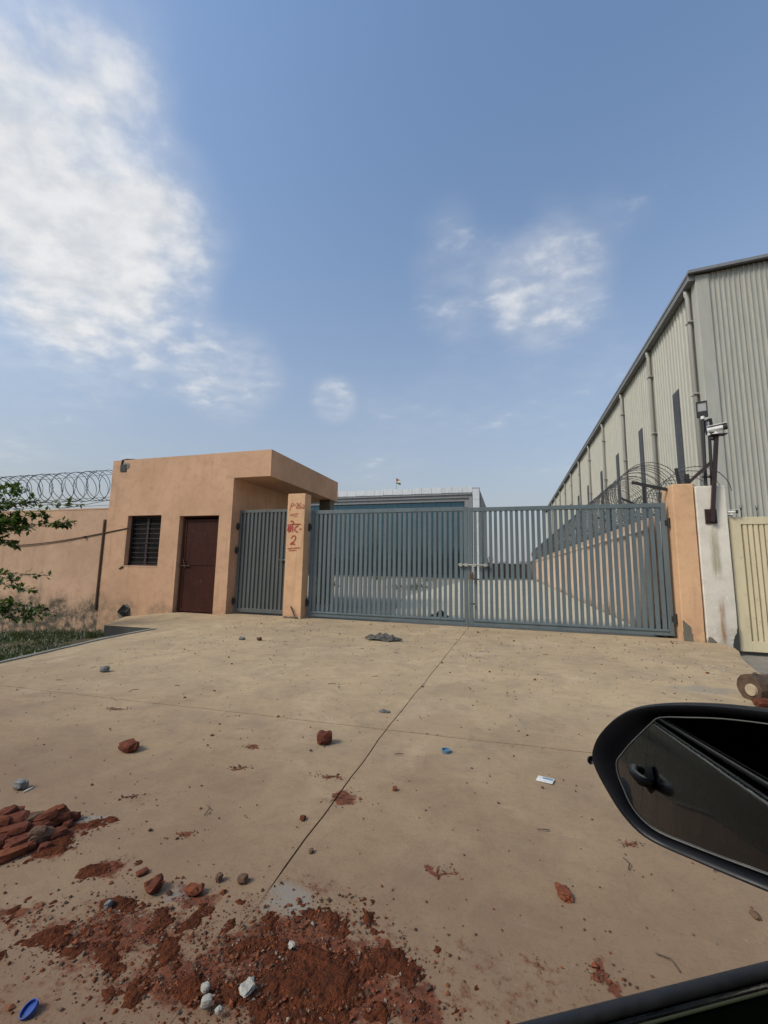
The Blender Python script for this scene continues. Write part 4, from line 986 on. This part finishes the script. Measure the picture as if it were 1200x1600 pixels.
# ------------------------------------------------------------------ rubble, soil, litter
def chunk_mesh(name, sx_, sy_, sz_, seed, mat, rough_=.18, cuts=3):
    """broken lump: a subdivided box, pushed about, resting on z = 0"""
    rnd = random.Random(seed); n = cuts; vs = {}; mb = MB()
    def vid(i, j, k):
        key = (i, j, k)
        if key not in vs:
            p_ = Vector((i / n * 2 - 1, j / n * 2 - 1, k / n * 2 - 1)); l = max(abs(p_.x), abs(p_.y), abs(p_.z)); q3 = p_.normalized() * (l * .72) + p_ * .30
            q3 = q3 + Vector((rnd.uniform(-1, 1), rnd.uniform(-1, 1), rnd.uniform(-1, 1))) * rough_
            vs[key] = len(mb.v); mb.v.append((q3.x * sx_ / 2, q3.y * sy_ / 2, q3.z * sz_ / 2))
        return vs[key]
    for a in range(n):
        for b in range(n):
            for s_, fl_ in ((0, 0), (n, 1)):
                for f in ([vid(a, b, s_), vid(a + 1, b, s_), vid(a + 1, b + 1, s_), vid(a, b + 1, s_)], [vid(a, s_, b), vid(a, s_, b + 1), vid(a + 1, s_, b + 1), vid(a + 1, s_, b)], [vid(s_, a, b), vid(s_, a + 1, b), vid(s_, a + 1, b + 1), vid(s_, a, b + 1)]):
                    mb.f.append(tuple(f) if fl_ else tuple(f[::-1]))
    zm = min(p_[2] for p_ in mb.v); mb.v = [(x, y, z - zm) for x, y, z in mb.v]
    return mb.mesh(name, mat)
def lump(name, label, cat, px, py, sx_, sy_, sz_, seed, mat, group=None, z=0.0, rot=None, rough_=.18):
    rnd = random.Random(seed * 7 + 1); p_ = gp(px, py)
    o = bpy.data.objects.new(name, chunk_mesh(name, sx_, sy_, sz_, seed, mat, rough_)); COL.objects.link(o)
    o.location = (p_.x, p_.y, z - .002); o.rotation_euler = rot or (0, 0, rnd.uniform(0, 3.14)); return tag(o, label, cat, group)
lump('brick_chunk', 'rounded red half brick lying alone near the crossing of the joints', 'brick', 507, 1162, .105, .085, .078, 1, BRICK, rough_=.2)
lump('brick_chunk', 'dark red brick chunk lying alone on the left slab', 'brick', 201, 1173, .125, .085, .065, 2, BRICK)
lump('stone', 'grey stone lying alone on the far left slab', 'stone', 163, 1050, .10, .08, .065, 3, GSTONE)
lump('brick_chunk', 'crumbled flat red brick bit on the bare right foreground', 'brick', 881, 1399, .075, .045, .02, 4, BRICKO, rough_=.3)
lump('brick_chunk', 'dark red lump above the left soil patch, at its right end', 'brick', 241, 1393, .06, .05, .04, 5, BRICK, rough_=.3)
lump('brick_chunk', 'crumbly red lump beside the pale plaster bits', 'brick', 303, 1396, .06, .04, .03, 6, BRICKO, rough_=.3)
lump('brick_chunk', 'small brown chunk, lower one of an upright pair below the joint', 'brick', 342, 1377, .026, .022, .028, 7, BRICKB)
lump('brick_chunk', 'small brown chunk just right of the upright pair', 'brick', 379, 1379, .036, .03, .028, 8, BRICKB)
lump('brick_chunk', 'small dark chunk at the top edge of the left soil patch', 'brick', 169, 1419, .03, .02, .025, 9, GSTONE)
lump('brick_chunk', 'flat reddish chunk up the slope from the left soil patch', 'brick', 222, 1366, .045, .03, .016, 10, BRICK)
lump('stone', 'upper pale round pebble on the red soil', 'pebble', 320, 1556, .024, .022, .02, 11, WSTONE, z=.012, rough_=.08)
lump('stone', 'lower larger pale pebble on the red soil', 'pebble', 322, 1580, .03, .024, .026, 12, WSTONE, z=.012, rough_=.08)
lump('stone', 'small white stone right of the two pale pebbles', 'pebble', 341, 1590, .018, .016, .014, 13, WSTONE, z=.012)
lump('plaster_lump', 'crumbly white plaster lump on the red soil', 'plaster lump', 386, 1556, .045, .035, .016, 14, WSTONE, z=.014, rough_=.35)
lump('plaster_lump', 'small white plaster lump at the rim of the red soil', 'plaster lump', 455, 1487, .022, .02, .014, 15, WSTONE, z=.012, rough_=.3)
lump('stone', 'grey-green stone with a white sliver at the left edge', 'stone', 31, 1233, .07, .045, .045, 16, GSTONE)
lump('plaster_lump', 'flat white sliver beside the grey-green stone', 'plaster sliver', 44, 1235, .05, .016, .008, 17, WSTONE)
lump('brick_chunk', 'little rusty chunk right of the red splash', 'brick', 617, 1235, .03, .022, .02, 18, BRICKO)
lump('brick_chunk', 'little brown chunk below the red splash', 'brick', 473, 1281, .03, .025, .02, 19, BRICK)
lump('brick_chunk', 'brown flake in front of the bare right slab', 'brick', 1180, 1432, .04, .025, .014, 20, BRICKB)
lump('brick_chunk', 'small dark chunk beside the joint near the cement dust', 'brick', 486, 1332, .022, .02, .016, 22, BRICKB)
lump('stone', 'small black stone near the lettered post, left of two', 'stone', 378, 1000, .10, .06, .05, 23, GSTONE)
lump('stone', 'small black stone near the lettered post, right of two', 'stone', 405, 1001, .08, .07, .055, 24, BRICKB)
lump('brick_chunk', 'broken brick with a whitewashed end under the log', 'brick', 1196, 1106, .17, .11, .08, 25, BRICK, rot=(0, 0, .2))
lump('plaster_lump', 'white plaster lump on the end of the brick under the log', 'plaster lump', 1188, 1104, .055, .07, .06, 26, WSTONE)
# splash of crumbs of red brick
# heap of broken bricks
heap = [(15, 1278, .16, .10, .07, 0, 0), (40, 1285, .15, .10, .07, 0, 1), (10, 1308, .17, .11, .08, 0, 0), (55, 1300, .17, .09, .08, 0, 0), (86, 1284, .17, .10, .08, 0, 1), (98, 1277, .10, .06, .05, 0, 0), (115, 1275, .08, .05, .05, 0, 0),
        (30, 1320, .15, .10, .07, 0, 0), (62, 1310, .14, .10, .07, 0, 2), (45, 1322, .08, .07, .05, 0, 0), (15, 1335, .17, .08, .05, 0, 1), (90, 1302, .10, .08, .05, 0, 0), (70, 1322, .07, .05, .04, 0, 0), (-15, 1295, .18, .12, .09, 0, 0), (-18, 1325, .17, .11, .07, 0, 0),
        (24, 1296, .14, .09, .06, .06, 0), (48, 1292, .15, .07, .05, .06, 2), (72, 1290, .14, .08, .06, .05, 0), (30, 1308, .12, .07, .05, .06, 0), (82, 1283, .13, .06, .05, .07, 1), (5, 1290, .14, .08, .06, .07, 0), (-10, 1308, .15, .09, .06, .08, 1), (58, 1312, .09, .06, .05, .05, 2), (105, 1286, .06, .05, .04, 0, 0)]
for k, (px, py, a, b, c, z, mt) in enumerate(heap):
    rnd = random.Random(100 + k)
    p_ = gp(px, py + 6, 0.0)
    o = bpy.data.objects.new('brick_chunk', chunk_mesh('brick_chunk', a * .72, b * .72, c * .75, 200 + k, (BRICK, BRICKO, BRICKB)[mt], .15)); COL.objects.link(o)
    o.location = (p_.x, p_.y, z * .62 - .004); o.rotation_euler = (rnd.uniform(-.35, .35) * (z > 0), rnd.uniform(-.3, .3) * (z > 0), rnd.uniform(.4, 1.3))
    tag(o, ('broken dark red brick piece', 'broken orange-red brick piece', 'brown mortared brick piece')[mt] + ' in the ' + ('upper layer' if z > 0 else 'foot') + ' of the heap at the left edge', 'brick', 'broken bricks heaped at the left edge')
# soil : low ragged mounds
def mound(name, label_blobs, hmax, cell, seed, mat):
    xsb = [b[0] for b in label_blobs]; ysb = [b[1] for b in label_blobs]; rr_ = max(max(b[2], b[3]) for b in label_blobs) * 1.3
    x0, x1, y0, y1 = min(xsb) - rr_, max(xsb) + rr_, min(ysb) - rr_, max(ysb) + rr_
    nx_, ny_ = int((x1 - x0) / cell), int((y1 - y0) / cell); H = []
    for j in range(ny_ + 1):
        for i in range(nx_ + 1):
            x, y = x0 + i * cell, y0 + j * cell; v = 0
            for (bx, by, rx_, ry_, ro, a) in label_blobs:
                dx_, dy_ = x - bx, y - by; u_ = (dx_ * math.cos(ro) + dy_ * math.sin(ro)) / rx_; w_ = (-dx_ * math.sin(ro) + dy_ * math.cos(ro)) / ry_
                v = max(v, a * max(0, 1 - math.hypot(u_, w_) * .8))
            nz = mnoise.fractal((x * 11, y * 11, seed), .9, 2.1, 5)
            fine = mnoise.noise((x * 70, y * 70, seed + 3)) * .35 + mnoise.noise((x * 150, y * 150, seed)) * .25
            H.append(v + nz * .62 - .50 + (fine * .45 if v > .1 else 0) if v > 0 else -1)
    mb = MB(); idx = {}
    for j in range(ny_ + 1):
        for i in range(nx_ + 1):
            h = H[j * (nx_ + 1) + i]; idx[(i, j)] = len(mb.v); mb.v.append((x0 + i * cell, y0 + j * cell, max(-.006, min(h, .7) * hmax)))
    for j in range(ny_):
        for i in range(nx_):
            q4 = [(i, j), (i + 1, j), (i + 1, j + 1), (i, j + 1)]
            if max(H[b * (nx_ + 1) + a] for a, b in q4) > 0: mb.f.append(tuple(idx[c] for c in q4))
    return stuff(part(name, mb, mat))
mound('red_soil', [(b[0], b[1], b[2] * 1.25, b[3] * 1.25, b[4], b[5]) for b in SOILB[:4]], .030, .0065, 3, SOIL)
mound('red_soil', [(b[0], b[1], b[2] * 1.2, b[3] * 1.2, b[4], b[5] + .05) for b in SOILB[4:8]], .026, .0065, 9, SOIL)
# crumbs : thousands of tiny bits
def octa(mb, p_, s_, rnd):
    vs = [Vector((1, 0, 0)), Vector((-1, 0, 0)), Vector((0, 1, 0)), Vector((0, -1, 0)), Vector((0, 0, .8)), Vector((0, 0, -.6))]
    M3 = Matrix.Rotation(rnd.uniform(0, 6.28), 3, 'Z') @ Matrix.Rotation(rnd.uniform(-.6, .6), 3, 'X')
    vs = [M3 @ Vector((v.x * rnd.uniform(.6, 1.3), v.y * rnd.uniform(.5, 1.1), v.z * rnd.uniform(.5, 1))) * s_ + p_ for v in vs]
    mb.add(vs, [(0, 2, 4), (2, 1, 4), (1, 3, 4), (3, 0, 4), (2, 0, 5), (1, 2, 5), (3, 1, 5), (0, 3, 5)])
rnd = random.Random(77); cm = MB()
for (bx, by, rx_, ry_, ro, a) in SOILB[:24]:
    big = rx_ * ry_ > .02
    n = int((1500 if big else 70) * a * (1.0 if not big else min(1, rx_ * ry_ / .05)))
    for k in range(n):
        u_, w_ = rnd.gauss(0, .62) * rx_, rnd.gauss(0, .62) * ry_; x = bx + u_ * math.cos(ro) - w_ * math.sin(ro); y = by + u_ * math.sin(ro) + w_ * math.cos(ro)
        d = math.hypot(x, y); s_ = rnd.choice((.0016, .002, .0025, .003, .0035, .0045, .0065)) * rnd.uniform(.7, 1.3) * (1.8 if rnd.random() < .04 else 1)
        octa(cm, Vector((x, y, s_ * .4 + (.005 if big and math.hypot(u_ / rx_, w_ / ry_) < .6 else 0))), s_, rnd)
for k in range(2300):
    y = .9 + 7.8 * rnd.random() ** 1.7; x = rnd.uniform(-5.4, 3.0)
    s_ = (.0022 + .0011 * y) * rnd.uniform(.4, 1.5) * (2.0 if rnd.random() < .05 else 1)
    octa(cm, Vector((x, y, s_ * .4)), s_, rnd)
stuff(part('crumbs', cm, CRUMBM))
# pale flecks and twigs
cm = MB()
for (px, py, n) in ((1118, 1042, 10), (1000, 1028, 7), (790, 1027, 6), (1105, 1022, 4), (660, 1012, 4), (760, 1018, 6), (900, 1030, 4), (985, 1020, 4)):
    for k in range(n):
        c = gp(px + rnd.gauss(0, 14), py + rnd.gauss(0, 4)); octa(cm, Vector((c.x, c.y, .006)), rnd.uniform(.008, .028), rnd)
stuff(part('plaster_flecks', cm, WSTONE))
cm = MB()
for k in range(70):
    y = 1.2 + 7.3 * rnd.random(); x = rnd.uniform(-5.2, 3.0); a = rnd.uniform(0, 6.28); l = rnd.uniform(.03, .09)
    cm.tube([(x, y, .006), (x + l * .5 * math.cos(a), y + l * .5 * math.sin(a), .012), (x + l * math.cos(a + .4), y + l * math.sin(a + .4), .006)], .0025, 4)
stuff(part('twigs', cm, BARK))
# crumpled rag by the gate
def rag(label, cx_, cy_, sx_, sy_, h, seed, mat):
    mb = MB(); n = 22; vs = []
    for j in range(n + 1):
        for i in range(n + 1):
            u_, w_ = i / n * 2 - 1, j / n * 2 - 1; r_ = math.hypot(u_, w_); e = 1 + .35 * mnoise.noise((u_ * 1.7, w_ * 1.7, seed))
            z = max(0, h * (1 - (r_ / 1.2) ** 2)) * (.45 + .9 * abs(mnoise.noise((u_ * 2.6 + seed, w_ * 2.6, 2)))) + .012 * mnoise.noise((u_ * 9, w_ * 9, seed))
            vs.append((cx_ + u_ * sx_ * e, cy_ + w_ * sy_ * e, max(.003, z)))
    fs = []
    for j in range(n):
        for i in range(n):
            u_, w_ = (i + .5) / n * 2 - 1, (j + .5) / n * 2 - 1
            if math.hypot(u_, w_) < 1.0 + .25 * mnoise.noise((u_ * 3, w_ * 3, seed + 5)): fs.append((j * (n + 1) + i, j * (n + 1) + i + 1, (j + 1) * (n + 1) + i + 1, (j + 1) * (n + 1) + i))
    mb.add(vs, fs); o = part('rag', mb, mat, at=(cx_, cy_, 0)); sd = o.modifiers.new('t', 'SOLIDIFY'); sd.thickness = .004; sd.offset = 1
    return tag(o, label, 'rag')
c = gp(596, 1000); rag('crumpled dark dirty rag lying before the gate', c.x, c.y, .30, .16, .12, 4, RAGM)
c = gp(600, 1113); rag('small grey scrap of cloth near the joint', c.x, c.y, .045, .03, .02, 9, GSTONE)
c = gp(686, 968); rag('black bag lying just inside the left gate leaf', c.x, c.y + .25, .22, .15, .20, 14, BLACKR)
# bottle caps and a card
def cap(label, px, py, r_, mat, tilt=(0, 0, 0), z=0):
    mb = MB(); mb.lathe([(.0005, .0), (r_ * .9, 0), (r_, .002), (r_, r_ * .55), (r_ * .88, r_ * .55), (r_ * .86, .003), (.0005, .003)], 20)
    c = gp(px, py); o = part('bottle_cap', mb, mat); o.location = (c.x, c.y, z); o.rotation_euler = tilt; return tag(o, label, 'bottle cap')
cap('dark blue bottle cap in the bottom left corner', 47, 1583, .021, BLUEPL, (R(24), R(-14), 0), .004)
cap('faded light blue cap on the right slab', 697, 1175, .03, TEALPL)
c = gp(852, 1220); mb = MB(); mb.box(-.045, .045, -.028, .028, .001, .004); o = part('card', mb, PAPER); o.location = (c.x, c.y, .003); o.rotation_euler = (R(3), R(-3), R(-18)); tag(o, 'small white printed card lying on the right slab', 'card')
mb = MB(); mb.box(-.015, .04, .004, .020, .0045, .0052); pc = part('printed_band', mb, TEALPL, o, local=True)
# log
c = gp(1172, 1094); d = Vector((.80, .38, .0)).normalized()
lg = root('log', 'short thick sawn log lying at the right edge of the driveway', 'log', (c.x, c.y, 0))
mb = MB(); n = 14; pts = [c + d * (.62 * i / n) + Vector((0, 0, .115)) for i in range(n + 1)]
mb.tube(pts, [.115 * (1 + .10 * mnoise.noise((i * .9, 3, 1)) + (.05 if i < 2 else 0)) for i in range(n + 1)], 14); part('trunk', mb, WOOD, lg)
e = c + Vector((.02, -.02, .10)); mb = MB(); mb.tube([e - d * .028, e - d * .004], [.052, .058], 12); part('sawn_knot', mb, WOODP, lg)
mb = MB(); p_ = c + d * .10 + Vector((0, 0, .20)); mb.tube([p_, p_ + Vector((-.02, -.01, .045))], [.03, .018], 8); part('branch_stub', mb, WOOD, lg)

# ------------------------------------------------------------------ the car one sits in : x forward, y left; the eye is over its origin
HEAD = R(77)
cfw = EX * math.sin(HEAD) + FH * math.cos(HEAD)
carz = math.atan2(cfw.y, cfw.x)
car = root('parked_car', 'black car with left wing mirror and half lowered window in the right foreground', 'car', (0, 0, 0), None, carz)
def tol(v): return Vector((v.dot(cfw), v.dot(Vector((-cfw.y, cfw.x, 0))), v.z))
HW, YC = .85, -.555                            # half width, centre line
PROF = [(-.10, .17), (-.03, .24), (.0, .40), (.002, .58), (-.003, .70), (-.010, .745), (-.015, .80), (-.022, .87), (-.029, .905)]
def flank(x0, x1, side, prof=PROF, n=8, grow=0.0):
    mb = MB(); vs = []; m_ = len(prof)
    for i in range(n + 1):
        x = x0 + (x1 - x0) * i / n
        for (o_, z) in prof:
            t = max(0, abs(x + .05) - 1.5); w = HW + o_ + grow - .16 * t * t - .004 * (x + .1) ** 2
            vs.append((x, YC + side * w, z))
    fs = [((i * m_ + k), (i * m_ + k + 1), (i + 1) * m_ + k + 1, (i + 1) * m_ + k) for i in range(n) for k in range(m_ - 1)]
    if side > 0: fs = [f[::-1] for f in fs]
    return mb.add(vs, fs)
def cpart(name, mb, mat, parent=None, smooth=True, bevel=0): return part(name, mb, mat, parent or car, smooth, True, bevel)
fd = {}
for side in (1, -1):
    for nm, a, b in (('front_wing', .645, 2.12), ('front_door', -.83, .64), ('rear_door', -1.30, -.835), ('rear_wing', -2.05, -1.305)):
        o = cpart(nm, flank(a, b, side), CPAINT)
        if nm == 'front_door' and side == 1: fd = o
# belt strip, chrome line, lowered glass, inner trim on the left front door
def along(x0, x1, off, z, n=12):
    out = []
    for i in range(n + 1):
        x = x0 + (x1 - x0) * i / n; out.append((x, YC + HW + off - .004 * (x + .1) ** 2 + .004, z))
    return out
mb = MB(); mb.tube(along(-.83, .60, -.035, .9205), .0045, 10); cpart('belt_strip', mb, BLACKR, fd)
mb = MB(); mb.tube(along(-.83, .60, -.021, .898), .004, 8); cpart('chrome_line', mb, CHROME, fd)
mb = MB(); A = along(-.80, .56, -.050, .80); B = along(-.80, .56, -.050, .924); n = len(A); mb.add(A + B, [(i, i + 1, n + i + 1, n + i) for i in range(n - 1)]); wg = cpart('window_glass', mb, CGLASS, fd)
mb = MB(); mb.tube(along(-.80, .56, -.050, .9245), .0010, 6); cpart('glass_edge', mb, CGEDGE, wg)
mb = MB(); A = along(-.83, .60, -.064, .80); B = along(-.83, .60, -.22, .78); Cc = along(-.83, .60, -.25, .30); n = len(A); mb.add(A + B + Cc, [(i, i + 1, n + i + 1, n + i) for i in range(n - 1)] + [(n + i, n + i + 1, 2 * n + i + 1, 2 * n + i) for i in range(n - 1)]); cpart('door_card', mb, CMATT, fd)
# door handle
hx, hz = -.72, .725
mb = MB(); yo = YC + HW
mb.tube([(hx + .10, yo + .0, hz), (hx + .085, yo + .03, hz), (hx, yo + .042, hz + .002), (hx - .085, yo + .03, hz), (hx - .10, yo, hz)], [.014, .016, .013, .016, .014], 10); dh = cpart('door_handle', mb, CGREY, fd)
mb = MB(); mb.lathe([(.001, .004), (.05, .003), (.062, -.004)], 20, Matrix.Translation((hx + .02, yo - .001, hz)) @ Matrix.Rotation(-math.pi / 2, 4, 'X') @ Matrix.Diagonal((1.2, .7, 1, 1))); cpart('handle_cup', mb, CMATT, fd)
# bonnet, boot, ends, floor, roof, pillars, panes
def sheet(rows): 
    mb = MB(); m_ = len(rows[0]); mb.add([p_ for r_ in rows for p_ in r_], [(i * m_ + k, i * m_ + k + 1, (i + 1) * m_ + k + 1, (i + 1) * m_ + k) for i in range(len(rows) - 1) for k in range(m_ - 1)]); return mb
def crossrow(x, z, crown, n=8):
    t = max(0, abs(x + .05) - 1.5); w = HW - .04 - .16 * t * t - .004 * (x + .1) ** 2
    return [(x, YC + w * (2 * k / n - 1), z + crown * (1 - (2 * k / n - 1) ** 2)) for k in range(n + 1)]
cpart('bonnet', sheet([crossrow(x, z, .05) for x, z in ((.96, .905), (1.15, .89), (1.5, .85), (1.9, .77), (2.1, .69))]), CPAINT)
cpart('boot_lid', sheet([crossrow(x, z, .04) for x, z in ((-2.05, .88), (-1.8, .905), (-1.55, .91))]), CPAINT)
cpart('front_bumper', sheet([crossrow(2.1, .69, .05), crossrow(2.17, .55, .0), crossrow(2.2, .4, .0), crossrow(2.14, .2, 0)]), CPAINT)
cpart('rear_bumper', sheet([crossrow(-2.05, .88, .04), crossrow(-2.12, .6, .0), crossrow(-2.14, .4, .0), crossrow(-2.08, .2, 0)]), CPAINT)
mb = MB(); mb.box(-2.0, 2.05, YC - .78, YC + .74, .17, .22); cpart('floor_pan', mb, CMATT, smooth=False)
mb = MB(); mb.box(.5, .74, YC - .76, YC + .70, .5, .86); cpart('dashboard', mb, CMATT, smooth=False, bevel=.04)
RW, RZ = .60, 1.47
def roofrow(x, z): return [(x, YC + RW * (2 * k / 8 - 1), z - .05 * (abs(2 * k / 8 - 1)) ** 3) for k in range(9)]
cpart('roof', sheet([roofrow(x, z) for x, z in ((.15, 1.46), (-.1, 1.475), (-.4, 1.485), (-.8, 1.47), (-1.15, 1.43))]), CPAINT)
for side in (1, -1):
    mb = MB(); mb.tube([(.98, YC + side * .785, .90), (.66, YC + side * .74, 1.15), (.40, YC + side * .68, 1.33), (.15, YC + side * .61, 1.43)], .032, 8); cpart('windscreen_pillar', mb, CPAINT)
    mb = MB(); mb.tube([(-.78, YC + side * .80, .90), (-.80, YC + side * .74, 1.2), (-.82, YC + side * .61, 1.43)], .04, 8); cpart('centre_pillar', mb, CMATT)
    mb = MB(); mb.tube([(-1.62, YC + side * .77, .90), (-1.4, YC + side * .72, 1.2), (-1.15, YC + side * .60, 1.39)], .05, 8); cpart('rear_pillar', mb, CPAINT)
    mb = MB(); mb.add([(-.80, YC + side * .802, .90), (-1.58, YC + side * .775, .90), (-1.18, YC + side * .61, 1.38), (-.84, YC + side * .62, 1.42)], [(0, 1, 2, 3)]); cpart('side_window', mb, CGLASS, smooth=False)
mb = MB(); mb.add([(.99, YC - .76, .92), (.99, YC + .76, .92), (.16, YC + .59, 1.44), (.16, YC - .59, 1.44)], [(0, 1, 2, 3)]); cpart('windscreen', mb, CGLASS, smooth=False)
mb = MB(); mb.add([(-1.62, YC - .74, .92), (-1.62, YC + .74, .92), (-1.15, YC + .58, 1.40), (-1.15, YC - .58, 1.40)], [(3, 2, 1, 0)]); cpart('rear_screen', mb, CGLASS, smooth=False)
mb = MB(); mb.add([(-.76, YC - .80, .90), (.6, YC - .80, .90), (.15, YC - .63, 1.42), (-.78, YC - .63, 1.43)], [(3, 2, 1, 0)]); cpart('side_window', mb, CGLASS, smooth=False)
for wx_ in (1.35, -1.30):
    for side in (1, -1):
        Mw = Matrix.Translation((wx_, YC + side * .765, .30)) @ Matrix.Rotation(-side * math.pi / 2, 4, 'X')
        mb = MB(); mb.lathe([(.20, -.09), (.27, -.10), (.30, -.07), (.30, .07), (.27, .10), (.20, .09), (.19, .05)], 28, Mw); ty = cpart('wheel', mb, BLACKR)
        mb = MB(); mb.lathe([(.001, .07), (.06, .08), (.10, .06), (.17, .07), (.20, .085)], 28, Mw); cpart('rim', mb, RIMM, ty)
# wing mirror : housing, rim, glass, arm; outlines laid on the mirror's own plane
MC = tol(CAM + ray(1080, 1240) / ray(1080, 1240).dot(CF) * .5); 
A_, E_ = R(207), R(6); MN = Vector((math.cos(A_) * math.cos(E_), math.sin(A_) * math.cos(E_), math.sin(E_)))
def onm(px, py, lift=0.0):
    d = tol(ray(px, py)); o_ = tol(CAM); t = ((MC + MN * lift - o_).dot(MN)) / d.dot(MN); return o_ + d * t
HO = [(925, 1182), (931, 1158), (945, 1138), (965, 1121), (990, 1109), (1025, 1103), (1075, 1102), (1130, 1105), (1200, 1113), (1265, 1124), (1310, 1145), (1338, 1185), (1350, 1240), (1350, 1310), (1335, 1390), (1300, 1424), (1255, 1417), (1200, 1394), (1140, 1369), (1080, 1343), (1030, 1321), (998, 1301), (970, 1270), (948, 1235), (932, 1205)]
GO = [(964, 1190), (972, 1178), (985, 1162), (1000, 1147), (1018, 1130), (1032, 1121), (1075, 1121), (1130, 1123), (1200, 1131), (1262, 1141), (1298, 1160), (1318, 1195), (1326, 1240), (1325, 1305), (1312, 1370), (1290, 1393), (1252, 1386), (1200, 1366), (1140, 1344), (1080, 1321), (1030, 1300), (1002, 1278), (985, 1255), (974, 1230), (966, 1210)]
def smooth_loop(L, k=3):
    out = []; n = len(L)
    for i in range(n):
        a0, a1, a2, a3 = L[i - 1], L[i], L[(i + 1) % n], L[(i + 2) % n]
        for j in range(k):
            t = j / k; out.append(tuple(.5 * (2 * a1[c] + (a2[c] - a0[c]) * t + (2 * a0[c] - 5 * a1[c] + 4 * a2[c] - a3[c]) * t * t + (3 * a1[c] - a0[c] - 3 * a2[c] + a3[c]) * t ** 3) for c in (0, 1)))
    return out
HO = smooth_loop(HO); GO = smooth_loop(GO)
hpts = [onm(x, y, .012) for x, y in HO]; gpts = [onm(x, y, .0) for x, y in GO]
hc = sum(hpts, Vector()) / len(hpts); n = len(hpts)
mb = MB(); rings = []
for s_, dep in ((1.0, 0), (1.022, -.012), (1.012, -.03), (.95, -.055), (.80, -.078), (.5, -.092), (.12, -.096)):
    rings.append([hc + (p_ - hc) * s_ + MN * dep for p_ in hpts])
vs = [p_ for r_ in rings for p_ in r_]; fs = [(i * n + k, i * n + (k + 1) % n, (i + 1) * n + (k + 1) % n, (i + 1) * n + k) for i in range(len(rings) - 1) for k in range(n)]
fs.append(tuple((len(rings) - 1) * n + k for k in range(n)))
mb.add(vs, fs); wm_ = cpart('wing_mirror', mb, CPLAST)
rim_in = [p_ + (hc - p_) * .04 for p_ in hpts]
mb = MB(); gi = [p_ + MN * .0005 for p_ in gpts]; mid = [h_ * .55 + g_ * .45 - MN * .004 for h_, g_ in zip(rim_in, gi)]
back = [p_ + (hc - p_) * -.03 - MN * .006 for p_ in gpts]
vs = hpts + rim_in + mid + back
mb.add(vs, [(j * n + k, (j + 1) * n + k, (j + 1) * n + (k + 1) % n, j * n + (k + 1) % n) for j in range(3) for k in range(n)]); cpart('mirror_bezel', mb, CPLAST, wm_)
mb = MB(); mb.add(gpts + [p_ - MN * .004 for p_ in gpts], [tuple(range(n)), tuple(range(n, 2 * n))[::-1]] + [(k, n + k, n + (k + 1) % n, (k + 1) % n) for k in range(n)]); cpart('mirror_glass', mb, MIRR, wm_, smooth=False)
mb = MB(); ge = [p_ + MN * .001 for p_ in gpts]; mb.tube(ge + [ge[0]], .0011, 5, False); cpart('mirror_edge', mb, CGREY, wm_)
mb = MB(); mb.tube([hc + Vector((.03, -.08, -.055)), Vector((.60, YC + HW - .05, .905))], [.035, .045], 10); cpart('mirror_arm', mb, CPLAST, wm_)
lp = onm(924, 1188, -.004); mb = MB(); mb.lathe([(.0, .005), (.003, .0045), (.005, .003), (.006, 0)], 10, Matrix.Translation(lp) @ Matrix.Rotation(R(-90), 4, 'X')); cpart('turn_lamp', mb, CGREY, wm_)
